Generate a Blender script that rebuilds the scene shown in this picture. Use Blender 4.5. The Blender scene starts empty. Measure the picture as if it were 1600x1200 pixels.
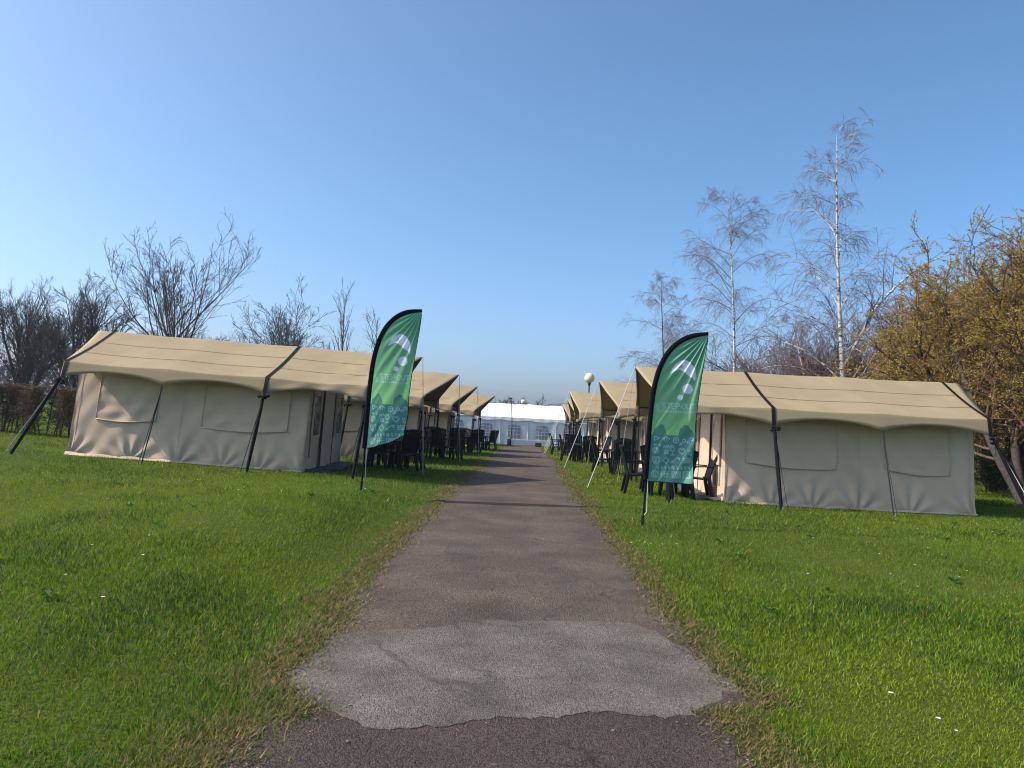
import bpy, math, random
import numpy as np
from mathutils import Matrix, Vector

R = math.radians
scene = bpy.context.scene
col = scene.collection

# ------------------------------------------------------------------ camera
cam_d = bpy.data.cameras.new('camera')
cam = bpy.data.objects.new('camera', cam_d)
col.objects.link(cam)
cam_d.sensor_width = 36.0
cam_d.lens = 1190.0 / 1600.0 * 36.0
cam_d.clip_start = 0.05
cam_d.clip_end = 6000.0
YAW, PITCH, ROLL = math.atan(20 / 1190.0), math.atan(44 / 1190.0), R(3.0)
cam.matrix_world = (Matrix.Translation((0, 0, 1.6)) @ Matrix.Rotation(YAW, 4, 'Z')
                    @ Matrix.Rotation(R(90) + PITCH, 4, 'X') @ Matrix.Rotation(ROLL, 4, 'Z'))
scene.camera = cam

# ------------------------------------------------------------------ sky, sun, exposure
TO_SUN = Vector((-1.13, -0.10, 1.0)).normalized()
SUN_EL = math.asin(TO_SUN.z)
SUN_AZ = math.atan2(TO_SUN.x, TO_SUN.y)          # clockwise from +Y
world = bpy.data.worlds.new('World')
scene.world = world
world.use_nodes = True
wn = world.node_tree
sky = wn.nodes.new('ShaderNodeTexSky')
sky.sky_type = 'NISHITA'
sky.sun_disc = False
sky.sun_elevation = SUN_EL
sky.sun_rotation = SUN_AZ
sky.altitude = 1100
sky.air_density = 0.75
sky.dust_density = 6.5
sky.ozone_density = 5.5
bg = wn.nodes['Background']
bg.inputs['Strength'].default_value = 0.15
hs = wn.nodes.new('ShaderNodeHueSaturation')
hs.inputs['Hue'].default_value = 0.489
hs.inputs['Saturation'].default_value = 1.07
wn.links.new(sky.outputs[0], hs.inputs['Color'])
wn.links.new(hs.outputs[0], bg.inputs['Color'])
sun_d = bpy.data.lights.new('sun', 'SUN')
sun_d.energy = 3.4
sun_d.angle = R(0.55)
sun_d.color = (1.0, 0.94, 0.85)
sun = bpy.data.objects.new('sun', sun_d)
col.objects.link(sun)
sun.location = (-40, -5, 40)
sun.rotation_euler = TO_SUN.to_track_quat('Z', 'Y').to_euler()
scene.view_settings.view_transform = 'Standard'
scene.view_settings.look = 'None'
scene.view_settings.exposure = 0.74
scene.view_settings.gamma = 1.0
scene.view_settings.use_curve_mapping = False
scene.render.engine = 'CYCLES'
scene.cycles.max_bounces = 6
scene.cycles.diffuse_bounces = 3
scene.cycles.transparent_max_bounces = 6
scene.cycles.use_denoising = True
scene.cycles.filter_width = 1.1

# ------------------------------------------------------------------ helpers
rs = np.random.RandomState


def smooth01(t):
    t = np.clip(t, 0, 1)
    return t * t * (3 - 2 * t)


_wr = rs(5)
_waves = [(_wr.uniform(0.25, 1.3), _wr.uniform(0, 6.28), _wr.uniform(0, 6.28)) for _ in range(9)]


def wob(x, y):
    """gentle unevenness of the ground, about +-1"""
    s = 0
    for f, a, p in _waves:
        s = s + np.sin(f * (x * math.cos(a) + y * math.sin(a)) + p)
    return s / 5.0


def gz(x, y):
    """height of the ground"""
    x = np.asarray(x, float)
    y = np.asarray(y, float)
    z = -np.interp(y, [18, 21, 24, 28, 32, 39, 46, 57, 80, 200, 900], [0, .02, .07, .14, .22, .39, .55, .74, .9, 1.5, 3.0])
    z = z + 0.03 * np.clip(-x - 2.3, 0, 28)
    off = smooth01((np.abs(x - 0.0) - 1.5) / 1.2)
    z = z + off * 0.015 * wob(x, y)
    z = z + smooth01((-x - 1.55) / 1.0) * 0.22 * np.exp(-0.5 * ((x + 3.2) / 1.4) ** 2 - 0.5 * ((y - 9.5) / 3.2) ** 2)
    return z


def g(x, y):
    return float(gz(x, y))


def mesh(name, V, F, mat=None, smooth=False):
    me = bpy.data.meshes.new(name)
    if isinstance(F, np.ndarray):
        V = np.asarray(V, np.float32)
        n, k = F.shape
        me.vertices.add(len(V))
        me.vertices.foreach_set('co', V.ravel())
        me.loops.add(n * k)
        me.loops.foreach_set('vertex_index', F.astype(np.int32).ravel())
        me.polygons.add(n)
        me.polygons.foreach_set('loop_start', np.arange(0, n * k, k, dtype=np.int32))
        me.update(calc_edges=True)
        me.validate()
    else:
        me.from_pydata([tuple(map(float, v)) for v in V], [], F)
        me.update()
    if mat:
        me.materials.append(mat)
    if smooth:
        me.polygons.foreach_set('use_smooth', np.ones(len(me.polygons), bool))
    return me


def link(name, me, parent=None):
    o = bpy.data.objects.new(name, me)
    col.objects.link(o)
    if parent:
        o.parent = parent
    return o


def mk(name, V, F, mat=None, parent=None, smooth=False):
    return link(name, mesh(name, V, F, mat, smooth), parent)


def tag(o, label=None, cat=None, group=None, kind=None):
    if label: o['label'] = label
    if cat: o['category'] = cat
    if group: o['group'] = group
    if kind: o['kind'] = kind
    return o


def empty(name, loc=(0, 0, 0), rot=(0, 0, 0)):
    o = bpy.data.objects.new(name, None)
    o.empty_display_size = 0.2
    col.objects.link(o)
    o.location = loc
    o.rotation_euler = rot
    return o


def copy_tree(o, parent=None):
    c = o.copy()
    col.objects.link(c)
    c.parent = parent
    for ch in list(o.children):
        copy_tree(ch, c)
    return c


class MB:
    def __init__(s):
        s.v, s.f = [], []

    def add(s, V, F):
        b = len(s.v)
        s.v += [tuple(map(float, p)) for p in V]
        s.f += [tuple(i + b for i in f) for f in F]
        return s

    def box(s, x0, x1, y0, y1, z0, z1):
        V = [(x, y, z) for z in (z0, z1) for y in (y0, y1) for x in (x0, x1)]
        return s.add(V, [(0, 2, 3, 1), (4, 5, 7, 6), (0, 1, 5, 4), (2, 6, 7, 3), (0, 4, 6, 2), (1, 3, 7, 5)])

    def bar(s, a, b, wa, da, wb=None, db=None, side=(1, 0, 0)):
        """tapered rectangular bar from a to b"""
        a, b = Vector(a), Vector(b)
        wb = wa if wb is None else wb
        db = da if db is None else db
        t = (b - a).normalized()
        u = Vector(side)
        u = (u - t * u.dot(t)).normalized()
        w = t.cross(u)
        V = []
        for p, ww, dd in ((a, wa, da), (b, wb, db)):
            for i, j in ((-1, -1), (1, -1), (1, 1), (-1, 1)):
                V.append(p + u * (i * ww / 2) + w * (j * dd / 2))
        return s.add(V, [(3, 2, 1, 0), (4, 5, 6, 7), (0, 1, 5, 4), (1, 2, 6, 5), (2, 3, 7, 6), (3, 0, 4, 7)])

    def tube(s, pts, r, n=6):
        P = np.array([tuple(p) for p in pts], float)
        rad = np.full(len(P), r, float) if np.isscalar(r) else np.array(r, float)
        V, F = tubes(P[None], rad[None], n)
        V = list(V)
        F = [tuple(f) for f in F]
        m = len(P)
        F.append(tuple(range(n))[::-1])
        F.append(tuple((m - 1) * n + i for i in range(n)))
        return s.add(V, F)

    def ball(s, c, r, n=8, m=6, sq=(1, 1, 1), rnd=None):
        V, F = [], []
        for j in range(m + 1):
            ph = math.pi * j / m
            for i in range(n):
                th = 2 * math.pi * i / n
                k = 1 if rnd is None else rnd.uniform(.7, 1.25)
                V.append((c[0] + r * k * sq[0] * math.sin(ph) * math.cos(th), c[1] + r * k * sq[1] * math.sin(ph) * math.sin(th), c[2] + r * k * sq[2] * math.cos(ph)))
        for j in range(m):
            for i in range(n):
                F.append((j * n + i, (j + 1) * n + i, (j + 1) * n + (i + 1) % n, j * n + (i + 1) % n))
        return s.add(V, F)

    def build(s, name, mat, parent=None, smooth=False):
        return mk(name, s.v, s.f, mat, parent, smooth)


def tubes(P, rad, n=3):
    """P (B,S,3), rad (B,S): open tubes for many branches at once"""
    B, S, _ = P.shape
    T = np.gradient(P, axis=1)
    T /= np.linalg.norm(T, axis=2, keepdims=True) + 1e-9
    d = P[:, -1] - P[:, 0]
    d /= np.linalg.norm(d, axis=1, keepdims=True) + 1e-9
    ref = np.where(np.abs(d[:, 2:3]) > .8, np.array([[1., .13, 0]]), np.array([[.1, .05, 1.]]))[:, None, :]
    U = np.cross(T, np.broadcast_to(ref, T.shape))
    U /= np.linalg.norm(U, axis=2, keepdims=True) + 1e-9
    W = np.cross(T, U)
    a = np.arange(n) * 2 * math.pi / n
    V = P[:, :, None, :] + rad[:, :, None, None] * (U[:, :, None, :] * np.cos(a)[None, None, :, None] + W[:, :, None, :] * np.sin(a)[None, None, :, None])
    idx = np.arange(B * S * n).reshape(B, S, n)
    A = idx[:, :-1, :]
    Bq = np.roll(idx, -1, axis=2)[:, :-1, :]
    C = np.roll(idx, -1, axis=2)[:, 1:, :]
    D = idx[:, 1:, :]
    F = np.stack([A, Bq, C, D], -1).reshape(-1, 4)
    return V.reshape(-1, 3), F


def grid_faces(nu, nv):
    i = np.arange(nu * nv).reshape(nu, nv)
    return np.stack([i[:-1, :-1], i[1:, :-1], i[1:, 1:], i[:-1, 1:]], -1).reshape(-1, 4)


# ------------------------------------------------------------------ materials
def new_mat(name):
    m = bpy.data.materials.new(name)
    m.use_nodes = True
    nt = m.node_tree
    return m, nt, nt.nodes['Principled BSDF']


def plain(name, c, rough=.6, metal=0., var=0.0, scale=6., bump=0., bscale=60., c2=None, spec=.5, detail=5):
    m, nt, b = new_mat(name)
    b.inputs['Roughness'].default_value = rough
    b.inputs['Metallic'].default_value = metal
    b.inputs['Specular IOR Level'].default_value = spec
    c4 = (*c, 1)
    b.inputs['Base Color'].default_value = c4
    tc = nt.nodes.new('ShaderNodeTexCoord')
    if var or c2:
        n = nt.nodes.new('ShaderNodeTexNoise')
        n.inputs['Scale'].default_value = scale
        n.inputs['Detail'].default_value = detail
        n.inputs['Roughness'].default_value = .6
        nt.links.new(tc.outputs['Object'], n.inputs['Vector'])
        r = nt.nodes.new('ShaderNodeValToRGB')
        r.color_ramp.elements[0].position = .3
        r.color_ramp.elements[1].position = .7
        lo = c2 if c2 else tuple(k * (1 - var) for k in c)
        hi = c if c2 else tuple(min(1, k * (1 + var)) for k in c)
        r.color_ramp.elements[0].color = (*lo, 1)
        r.color_ramp.elements[1].color = (*hi, 1)
        nt.links.new(n.outputs['Fac'], r.inputs['Fac'])
        nt.links.new(r.outputs['Color'], b.inputs['Base Color'])
    if bump:
        n2 = nt.nodes.new('ShaderNodeTexNoise')
        n2.inputs['Scale'].default_value = bscale
        n2.inputs['Detail'].default_value = 4
        nt.links.new(tc.outputs['Object'], n2.inputs['Vector'])
        bp = nt.nodes.new('ShaderNodeBump')
        bp.inputs['Strength'].default_value = bump
        bp.inputs['Distance'].default_value = .01
        nt.links.new(n2.outputs['Fac'], bp.inputs['Height'])
        nt.links.new(bp.outputs['Normal'], b.inputs['Normal'])
    return m


def add_translucent(m, fac, colr):
    nt = m.node_tree
    b = nt.nodes['Principled BSDF']
    out = nt.nodes['Material Output']
    t = nt.nodes.new('ShaderNodeBsdfTranslucent')
    t.inputs['Color'].default_value = (*colr, 1)
    src = b.inputs['Base Color']
    if src.is_linked and colr is None:
        pass
    mx = nt.nodes.new('ShaderNodeMixShader')
    mx.inputs[0].default_value = fac
    nt.links.new(b.outputs[0], mx.inputs[1])
    nt.links.new(t.outputs[0], mx.inputs[2])
    nt.links.new(mx.outputs[0], out.inputs['Surface'])
    return t


M_canvas = plain('roof_canvas', (.335, .258, .150), .85, var=.10, scale=1.1, bump=.25, bscale=240, spec=.2)
add_translucent(M_canvas, .06, (.45, .28, .12))
M_seam = plain('canvas_seam', (.29, .225, .13), .85, var=.1, scale=3, spec=.2)
M_wall = plain('wall_canvas', (.61, .455, .32), .85, var=.10, scale=1.3, bump=.2, bscale=200, spec=.2)
add_translucent(M_wall, .05, (.5, .44, .38))
M_flap = plain('flap_canvas', (.58, .43, .30), .85, var=.05, scale=2.5, bump=.2, bscale=200, spec=.2)
M_black = plain('black_webbing', (.007, .007, .008), .8, var=.3, scale=30, spec=.15)
M_steel = plain('dark_steel', (.03, .03, .032), .4, .6, var=.25, scale=20)
M_rope = plain('pale_rope', (.62, .60, .55), .8, var=.15, scale=40)
M_peg = plain('galvanised_peg', (.55, .56, .58), .4, .8)
M_mat = plain('groundsheet', (.06, .065, .08), .6, var=.3, scale=8)
M_zip = plain('zip_tape', (.05, .045, .04), .7)
M_pvc, _nt, _b = new_mat('clear_pvc')
_b.inputs['Base Color'].default_value = (.09, .065, .05, 1)
_b.inputs['Roughness'].default_value = .12
_n = _nt.nodes.new('ShaderNodeTexNoise'); _n.inputs['Scale'].default_value = 7
_bp = _nt.nodes.new('ShaderNodeBump'); _bp.inputs['Strength'].default_value = .5; _bp.inputs['Distance'].default_value = .05
_nt.links.new(_n.outputs['Fac'], _bp.inputs['Height']); _nt.links.new(_bp.outputs['Normal'], _b.inputs['Normal'])
M_plastic = plain('black_plastic', (.007, .0075, .008), .5, spec=.22, var=.2, scale=12, bump=.1, bscale=90)
M_white = plain('white_pvc', (.78, .79, .82), .5, var=.04, scale=1.5, bump=.15, bscale=12)
M_whitewall = plain('white_pvc_wall', (.80, .80, .81), .5, var=.05, scale=1.2, bump=.2, bscale=9)
M_pane = plain('tinted_window_film', (.30, .31, .35), .25, var=.35, scale=3.)
M_bench = plain('pale_bench', (.50, .53, .55), .5, var=.1, scale=4)
M_globe, _nt, _b = new_mat('opal_globe')
_b.inputs['Base Color'].default_value = (.80, .70, .50, 1)
_b.inputs['Roughness'].default_value = .35
_b.inputs['Subsurface Weight'].default_value = .3
M_lamppost = plain('green_grey_post', (.02, .035, .04), .45, .2)
M_hem = plain('black_hem', (.006, .006, .007), .85, spec=.12)


def bark(name, c, c2, scale=9):
    return plain(name, c, .9, c2=c2, scale=scale, bump=.5, bscale=40, spec=.1)


M_barkdark = bark('dark_bark', (.085, .070, .060), (.04, .034, .03))
M_twigdark = plain('dark_twigs', (.080, .066, .058), .9, spec=.1)
M_barkbrown = bark('brown_bark', (.085, .06, .045), (.04, .03, .024))
M_twigbrown = plain('red_brown_twigs', (.11, .066, .045), .9, var=.3, scale=.6, spec=.1)
M_twigpurple = plain('purple_birch_twigs', (.165, .118, .112), .9, spec=.1)
M_twiggrey = plain('grey_twigs', (.115, .095, .085), .9, var=.2, scale=.5, spec=.1)
M_hedgebark = plain('hedge_stems', (.075, .055, .035), .9, var=.4, scale=3, spec=.1)
M_hedgetwig = plain('hedge_twigs', (.125, .088, .058), .9, var=.35, scale=2, spec=.1)
# birch bark: white with dark rings
M_birch, _nt, _b = new_mat('birch_bark')
_tc = _nt.nodes.new('ShaderNodeTexCoord'); _mp = _nt.nodes.new('ShaderNodeMapping')
_mp.inputs['Scale'].default_value = (3, 3, 7)
_n = _nt.nodes.new('ShaderNodeTexNoise'); _n.inputs['Scale'].default_value = 1.3; _n.inputs['Detail'].default_value = 4
_r = _nt.nodes.new('ShaderNodeValToRGB')
_r.color_ramp.elements[0].position = .40; _r.color_ramp.elements[0].color = (.05, .045, .04, 1)
_r.color_ramp.elements[1].position = .50; _r.color_ramp.elements[1].color = (.62, .58, .53, 1)
_nt.links.new(_tc.outputs['Object'], _mp.inputs[0]); _nt.links.new(_mp.outputs[0], _n.inputs['Vector'])
_nt.links.new(_n.outputs['Fac'], _r.inputs[0]); _nt.links.new(_r.outputs[0], _b.inputs['Base Color'])
_b.inputs['Roughness'].default_value = .7


def leafmat(name, c, c2, tr):
    m = plain(name, c, .6, c2=c2, scale=.9, spec=.25)
    add_translucent(m, .35, tr)
    return m


M_catkin = leafmat('yellow_catkins', (.42, .30, .06), (.25, .17, .04), (.46, .31, .05))
M_greenleaf = leafmat('green_leaves', (.055, .11, .025), (.03, .06, .02), (.10, .17, .03))


def attr_mat(name, attr, rough=.7, trans=.35, spec=.2):
    m, nt, b = new_mat(name)
    a = nt.nodes.new('ShaderNodeAttribute')
    a.attribute_name = attr
    b.inputs['Roughness'].default_value = rough
    b.inputs['Specular IOR Level'].default_value = spec
    nt.links.new(a.outputs['Color'], b.inputs['Base Color'])
    t = add_translucent(m, trans, (1, 1, 1))
    nt.links.new(a.outputs['Color'], t.inputs['Color'])
    return m


M_blade = attr_mat('grass_blades', 'tint', .55, .40)
M_sail = attr_mat('printed_sail', 'print', .45, .30, .4)

# soil and short turf under the blades
M_turf, _nt, _b = new_mat('turf')
_tc = _nt.nodes.new('ShaderNodeTexCoord')
_n1 = _nt.nodes.new('ShaderNodeTexNoise'); _n1.inputs['Scale'].default_value = .55; _n1.inputs['Detail'].default_value = 6
_n2 = _nt.nodes.new('ShaderNodeTexNoise'); _n2.inputs['Scale'].default_value = 38; _n2.inputs['Detail'].default_value = 6
for _k in (_n1, _n2): _nt.links.new(_tc.outputs['Object'], _k.inputs['Vector'])
_r1 = _nt.nodes.new('ShaderNodeValToRGB')
_r1.color_ramp.elements[0].position = .3; _r1.color_ramp.elements[0].color = (.055, .085, .010, 1)
_r1.color_ramp.elements[1].position = .72; _r1.color_ramp.elements[1].color = (.09, .115, .018, 1)
_r2 = _nt.nodes.new('ShaderNodeValToRGB')
_r2.color_ramp.elements[0].position = .3; _r2.color_ramp.elements[0].color = (.45, .45, .4, 1)
_r2.color_ramp.elements[1].position = .7; _r2.color_ramp.elements[1].color = (1.15, 1.15, 1.0, 1)
_mx = _nt.nodes.new('ShaderNodeMix'); _mx.data_type = 'RGBA'; _mx.blend_type = 'MULTIPLY'; _mx.inputs[0].default_value = 1
_nt.links.new(_n1.outputs['Fac'], _r1.inputs[0]); _nt.links.new(_n2.outputs['Fac'], _r2.inputs[0])
_nt.links.new(_r1.outputs[0], _mx.inputs[6]); _nt.links.new(_r2.outputs[0], _mx.inputs[7])
_nt.links.new(_mx.outputs[2], _b.inputs['Base Color'])
_b.inputs['Roughness'].default_value = .9; _b.inputs['Specular IOR Level'].default_value = .1
_bp = _nt.nodes.new('ShaderNodeBump'); _bp.inputs['Strength'].default_value = .8; _bp.inputs['Distance'].default_value = .03
_nt.links.new(_n2.outputs['Fac'], _bp.inputs['Height']); _nt.links.new(_bp.outputs['Normal'], _b.inputs['Normal'])


def asphalt(name, ca, cb, stone, crack, bs=.9):
    m, nt, b = new_mat(name)
    L = nt.links.new
    tc = nt.nodes.new('ShaderNodeTexCoord')
    big = nt.nodes.new('ShaderNodeTexNoise'); big.inputs['Scale'].default_value = bs; big.inputs['Detail'].default_value = 5
    ramp = nt.nodes.new('ShaderNodeValToRGB')
    ramp.color_ramp.elements[0].position = .32; ramp.color_ramp.elements[0].color = (*ca, 1)
    ramp.color_ramp.elements[1].position = .68; ramp.color_ramp.elements[1].color = (*cb, 1)
    vo = nt.nodes.new('ShaderNodeTexVoronoi'); vo.inputs['Scale'].default_value = 120
    rv = nt.nodes.new('ShaderNodeValToRGB')
    rv.color_ramp.elements[0].position = .0; rv.color_ramp.elements[0].color = (.45, .44, .43, 1)
    rv.color_ramp.elements[1].position = 1.0; rv.color_ramp.elements[1].color = (1.75, 1.7, 1.62, 1)
    sep = nt.nodes.new('ShaderNodeSeparateColor')
    for n in (big, vo): L(tc.outputs['Object'], n.inputs['Vector'])
    L(big.outputs['Fac'], ramp.inputs[0]); L(vo.outputs['Color'], sep.inputs[0]); L(sep.outputs[0], rv.inputs[0])
    mx = nt.nodes.new('ShaderNodeMix'); mx.data_type = 'RGBA'; mx.blend_type = 'MULTIPLY'; mx.inputs[0].default_value = stone
    L(ramp.outputs[0], mx.inputs[6]); L(rv.outputs[0], mx.inputs[7])
    # fine cracks
    wv = nt.nodes.new('ShaderNodeTexNoise'); wv.inputs['Scale'].default_value = 2.5; wv.inputs['Detail'].default_value = 4
    L(tc.outputs['Object'], wv.inputs['Vector'])
    ad = nt.nodes.new('ShaderNodeMix'); ad.data_type = 'RGBA'; ad.blend_type = 'LINEAR_LIGHT'; ad.inputs[0].default_value = .25
    L(tc.outputs['Object'], ad.inputs[6]); L(wv.outputs['Color'], ad.inputs[7])
    ck = nt.nodes.new('ShaderNodeTexVoronoi'); ck.feature = 'DISTANCE_TO_EDGE'; ck.inputs['Scale'].default_value = crack
    L(ad.outputs[2], ck.inputs['Vector'])
    rc = nt.nodes.new('ShaderNodeValToRGB')
    rc.color_ramp.elements[0].position = .0; rc.color_ramp.elements[0].color = (.5, .5, .5, 1)
    rc.color_ramp.elements[1].position = .022; rc.color_ramp.elements[1].color = (1, 1, 1, 1)
    L(ck.outputs['Distance'], rc.inputs[0])
    msk = nt.nodes.new('ShaderNodeTexNoise'); msk.inputs['Scale'].default_value = .8
    L(tc.outputs['Object'], msk.inputs['Vector'])
    rm = nt.nodes.new('ShaderNodeValToRGB'); rm.color_ramp.elements[0].position = .5; rm.color_ramp.elements[1].position = .6
    L(msk.outputs['Fac'], rm.inputs[0])
    m2 = nt.nodes.new('ShaderNodeMix'); m2.data_type = 'RGBA'; m2.blend_type = 'MULTIPLY'
    L(rm.outputs[0], m2.inputs[0]); L(mx.outputs[2], m2.inputs[6]); L(rc.outputs[0], m2.inputs[7])
    L(m2.outputs[2], b.inputs['Base Color'])
    b.inputs['Roughness'].default_value = .85; b.inputs['Specular IOR Level'].default_value = .25
    nb = nt.nodes.new('ShaderNodeTexNoise'); nb.inputs['Scale'].default_value = 28; nb.inputs['Detail'].default_value = 5
    L(tc.outputs['Object'], nb.inputs['Vector'])
    bp = nt.nodes.new('ShaderNodeBump'); bp.inputs['Strength'].default_value = .9; bp.inputs['Distance'].default_value = .008
    L(vo.outputs['Distance'], bp.inputs['Height'])
    bp.invert = True
    b2 = nt.nodes.new('ShaderNodeBump'); b2.inputs['Strength'].default_value = .9; b2.inputs['Distance'].default_value = .013
    L(nb.outputs['Fac'], b2.inputs['Height']); L(bp.outputs['Normal'], b2.inputs['Normal'])
    L(b2.outputs['Normal'], b.inputs['Normal'])
    return m


M_asphalt = asphalt('brown_asphalt', (.062, .046, .034), (.110, .082, .060), 1.0, 1.1, 1.4)
M_asphalt2 = asphalt('old_brown_asphalt', (.042, .030, .024), (.074, .053, .042), 1.0, 1.4)
M_patch = asphalt('grey_patch_asphalt', (.080, .067, .056), (.150, .129, .109), .7, .7, 2.0)

# ------------------------------------------------------------------ ground
def axis(points):
    out = []
    for a, b, st in points:
        out.append(np.arange(a, b, st))
    return np.unique(np.concatenate(out + [np.array([points[-1][1]])]).round(4))


gx = axis([(-500, -100, 50), (-100, -30, 7), (-30, -14, 1.5), (-14, 14, .3), (14, 30, 1.5), (30, 100, 7), (100, 500, 50)])
gy = axis([(-14, 0, 2), (0, 22, .3), (22, 60, 1.0), (60, 120, 6), (120, 990, 60)])
XX, YY = np.meshgrid(gx, gy, indexing='ij')
ZZ = gz(XX, YY) - 0.004
lawn = mk('lawn', np.stack([XX, YY, ZZ], -1).reshape(-1, 3), grid_faces(len(gx), len(gy)), M_turf, smooth=True)
tag(lawn, kind='structure')

# path edges: measured half widths with a ragged outline
_er = rs(11)
_ew = [(_er.uniform(.7, 5.5), _er.uniform(0, 6.28), _er.uniform(.3, 1)) for _ in range(14)]


def rag(y, k):
    s = 0
    for i, (f, p, a) in enumerate(_ew):
        s = s + a * np.sin(f * y + p + k * 2.1 * (i + 1)) / (0.7 + .45 * f)
    return s


def fine(y, k):
    return np.sin(y * 19 + k) * .6 + np.sin(y * 31 + 2 * k) * .5 + np.sin(y * 53 + 3 * k) * .4 + np.sin(y * 7.7 + k) * .8


def path_left(y):
    y = np.asarray(y, float)
    base = np.interp(y, [0, 3.35, 3.63, 4.01, 4.37, 4.75, 5.41, 6.43, 6.74, 7.92, 9.88, 15.8, 21.1, 26.5, 40, 60], [-1.3, -1.25, -1.22, -1.0, -1.31, -1.26, -1.27, -1.39, -1.31, -1.38, -1.33, -1.34, -1.15, -1.08, -1.02, -1.0])
    return base + .022 * rag(y, 0) + .022 * fine(y, 1.0)


def path_right(y):
    y = np.asarray(y, float)
    base = np.interp(y, [0, 3.67, 3.92, 4.3, 4.49, 5.09, 5.6, 5.93, 6.3, 6.75, 8.7, 12.1, 15.4, 19.6, 28, 40, 60], [1.25, 1.22, 1.2, 1.12, 1.42, 1.31, 1.30, 1.33, 1.20, 1.25, 1.27, 1.2, 1.12, 1.14, 1.2, 1.15, 1.1])
    return base + .018 * rag(y, 1) + .018 * fine(y, 4.0)


py = axis([(-6, 1, .5), (1, 14, .03), (14, 30, .2), (30, 52.6, .6)])
NU = 15
us = np.linspace(0, 1, NU)
PX = path_left(py)[:, None] * (1 - us)[None] + path_right(py)[:, None] * us[None]
PY = np.repeat(py[:, None], NU, 1)
PZ = gz(PX, PY) + .004 + .006 * np.sin(PX * 2 + .4 * PY) * np.sin(us * math.pi)[None]
path = mk('path', np.stack([PX, PY, PZ], -1).reshape(-1, 3), grid_faces(len(py), NU)[:, ::-1], M_asphalt, smooth=True)
path.data.materials.append(M_asphalt2)
for p_ in path.data.polygons:
    if p_.center[1] < 4.6: p_.material_index = 1
tag(path, kind='structure')

M_verge = plain('bare_verge', (.13, .095, .045), .95, c2=(.045, .04, .02), scale=32, bump=.8, bscale=45, spec=.05)
for side in (-1, 1):
    vy = axis([(1, 14, .05), (14, 30, .2), (30, 52, .8)])
    e0 = path_left(vy) + .03 if side < 0 else path_right(vy) - .03
    wv = np.clip((.10 if side < 0 else .06) + .09 * rag(vy * 1.3, 8 + side) + .03 * fine(vy, 6 + side), .02, .30)
    e1 = e0 + side * (wv + .04)
    tt = np.linspace(0, 1, 5)
    VX = e0[:, None] * (1 - tt) + e1[:, None] * tt
    VY = np.repeat(vy[:, None], 5, 1)
    VZ = gz(VX, VY) + .002 + .004 * np.sin(VX * 40 + VY * 33) * np.sin(tt * math.pi)[None] - .010 * (tt > .99)[None]
    Fv = grid_faces(len(vy), 5)
    vg = mk('path_verge', np.stack([VX, VY, VZ], -1).reshape(-1, 3), Fv[:, ::-1] if side > 0 else Fv, M_verge, smooth=True)
    tag(vg, kind='structure')

# the paler repaired strip across the path
nx_ = 160
pxs = np.linspace(-1.36, 1.41, nx_)
_pr = rs(3)
near = np.interp(pxs, [-1.36, -1.3, -.96, -.62, -.29, -.08, .46, 1.05, 1.41], [4.40, 4.34, 4.01, 3.81, 3.86, 3.98, 4.18, 4.24, 4.46]) + .02 * rag(pxs * 3, 4) + .016 * fine(pxs * 1.7, 2)
far = np.interp(pxs, [-1.36, -1.22, -.53, -.15, .62, 1.1, 1.27, 1.41], [4.70, 5.30, 5.62, 5.84, 6.04, 6.10, 5.85, 4.62]) + .02 * rag(pxs * 3, 7) + .018 * fine(pxs * 1.4, 5)
pv = np.linspace(0, 1, 20)
QY = near[:, None] * (1 - pv) + far[:, None] * pv
QX = np.repeat(pxs[:, None], 20, 1)
QX = np.clip(QX, path_left(QY) + .015, path_right(QY) - .015)
QZ = gz(QX, QY) + .004 + .006 * np.sin(QX * 2 + .4 * QY) + .003 + .003 * np.sin(pv * math.pi)[None]
patch = mk('path_patch', np.stack([QX, QY, QZ], -1).reshape(-1, 3), grid_faces(nx_, 20), M_patch, smooth=True)
tag(patch, kind='structure')

# distant hill
hx = np.linspace(-60, 420, 60)
hy = np.linspace(560, 900, 14)
HX, HY = np.meshgrid(hx, hy, indexing='ij')
HH = 26 * np.exp(-((HX - 110) / 100) ** 2) + 2.5 * np.sin(HX * .07) * np.exp(-((HX - 110) / 120) ** 2)
HZ = -3 + HH * np.sin(np.clip((HY - 560) / 200, 0, 1) * math.pi / 2)
M_hill = plain('wooded_hill', (.055, .065, .05), .95, var=.3, scale=.05, spec=0)
tag(mk('hill', np.stack([HX, HY, HZ], -1).reshape(-1, 3), grid_faces(60, 14), M_hill, smooth=True), kind='structure')

# ------------------------------------------------------------------ safari tents
DIPS = [-1.35, .80, 2.95, 5.10]
L_T, W2 = 5.10, 1.70


def fly_z(x, y, ridge=2.80, knee=1.97):
    yn = np.abs(y) / 2.05
    z = ridge + (knee - ridge) * np.clip(yn, 0, 1)
    z = z - .045 * np.sin(np.clip(yn, 0, 1) * math.pi)                      # slack cloth
    ph = np.abs(np.sin(math.pi * (x + 1.35) / 2.15))
    z = z - .028 * ph * np.clip(yn, 0, 1) - .02 * ph * (1 - np.clip(yn, 0, 1))
    return z


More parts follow.
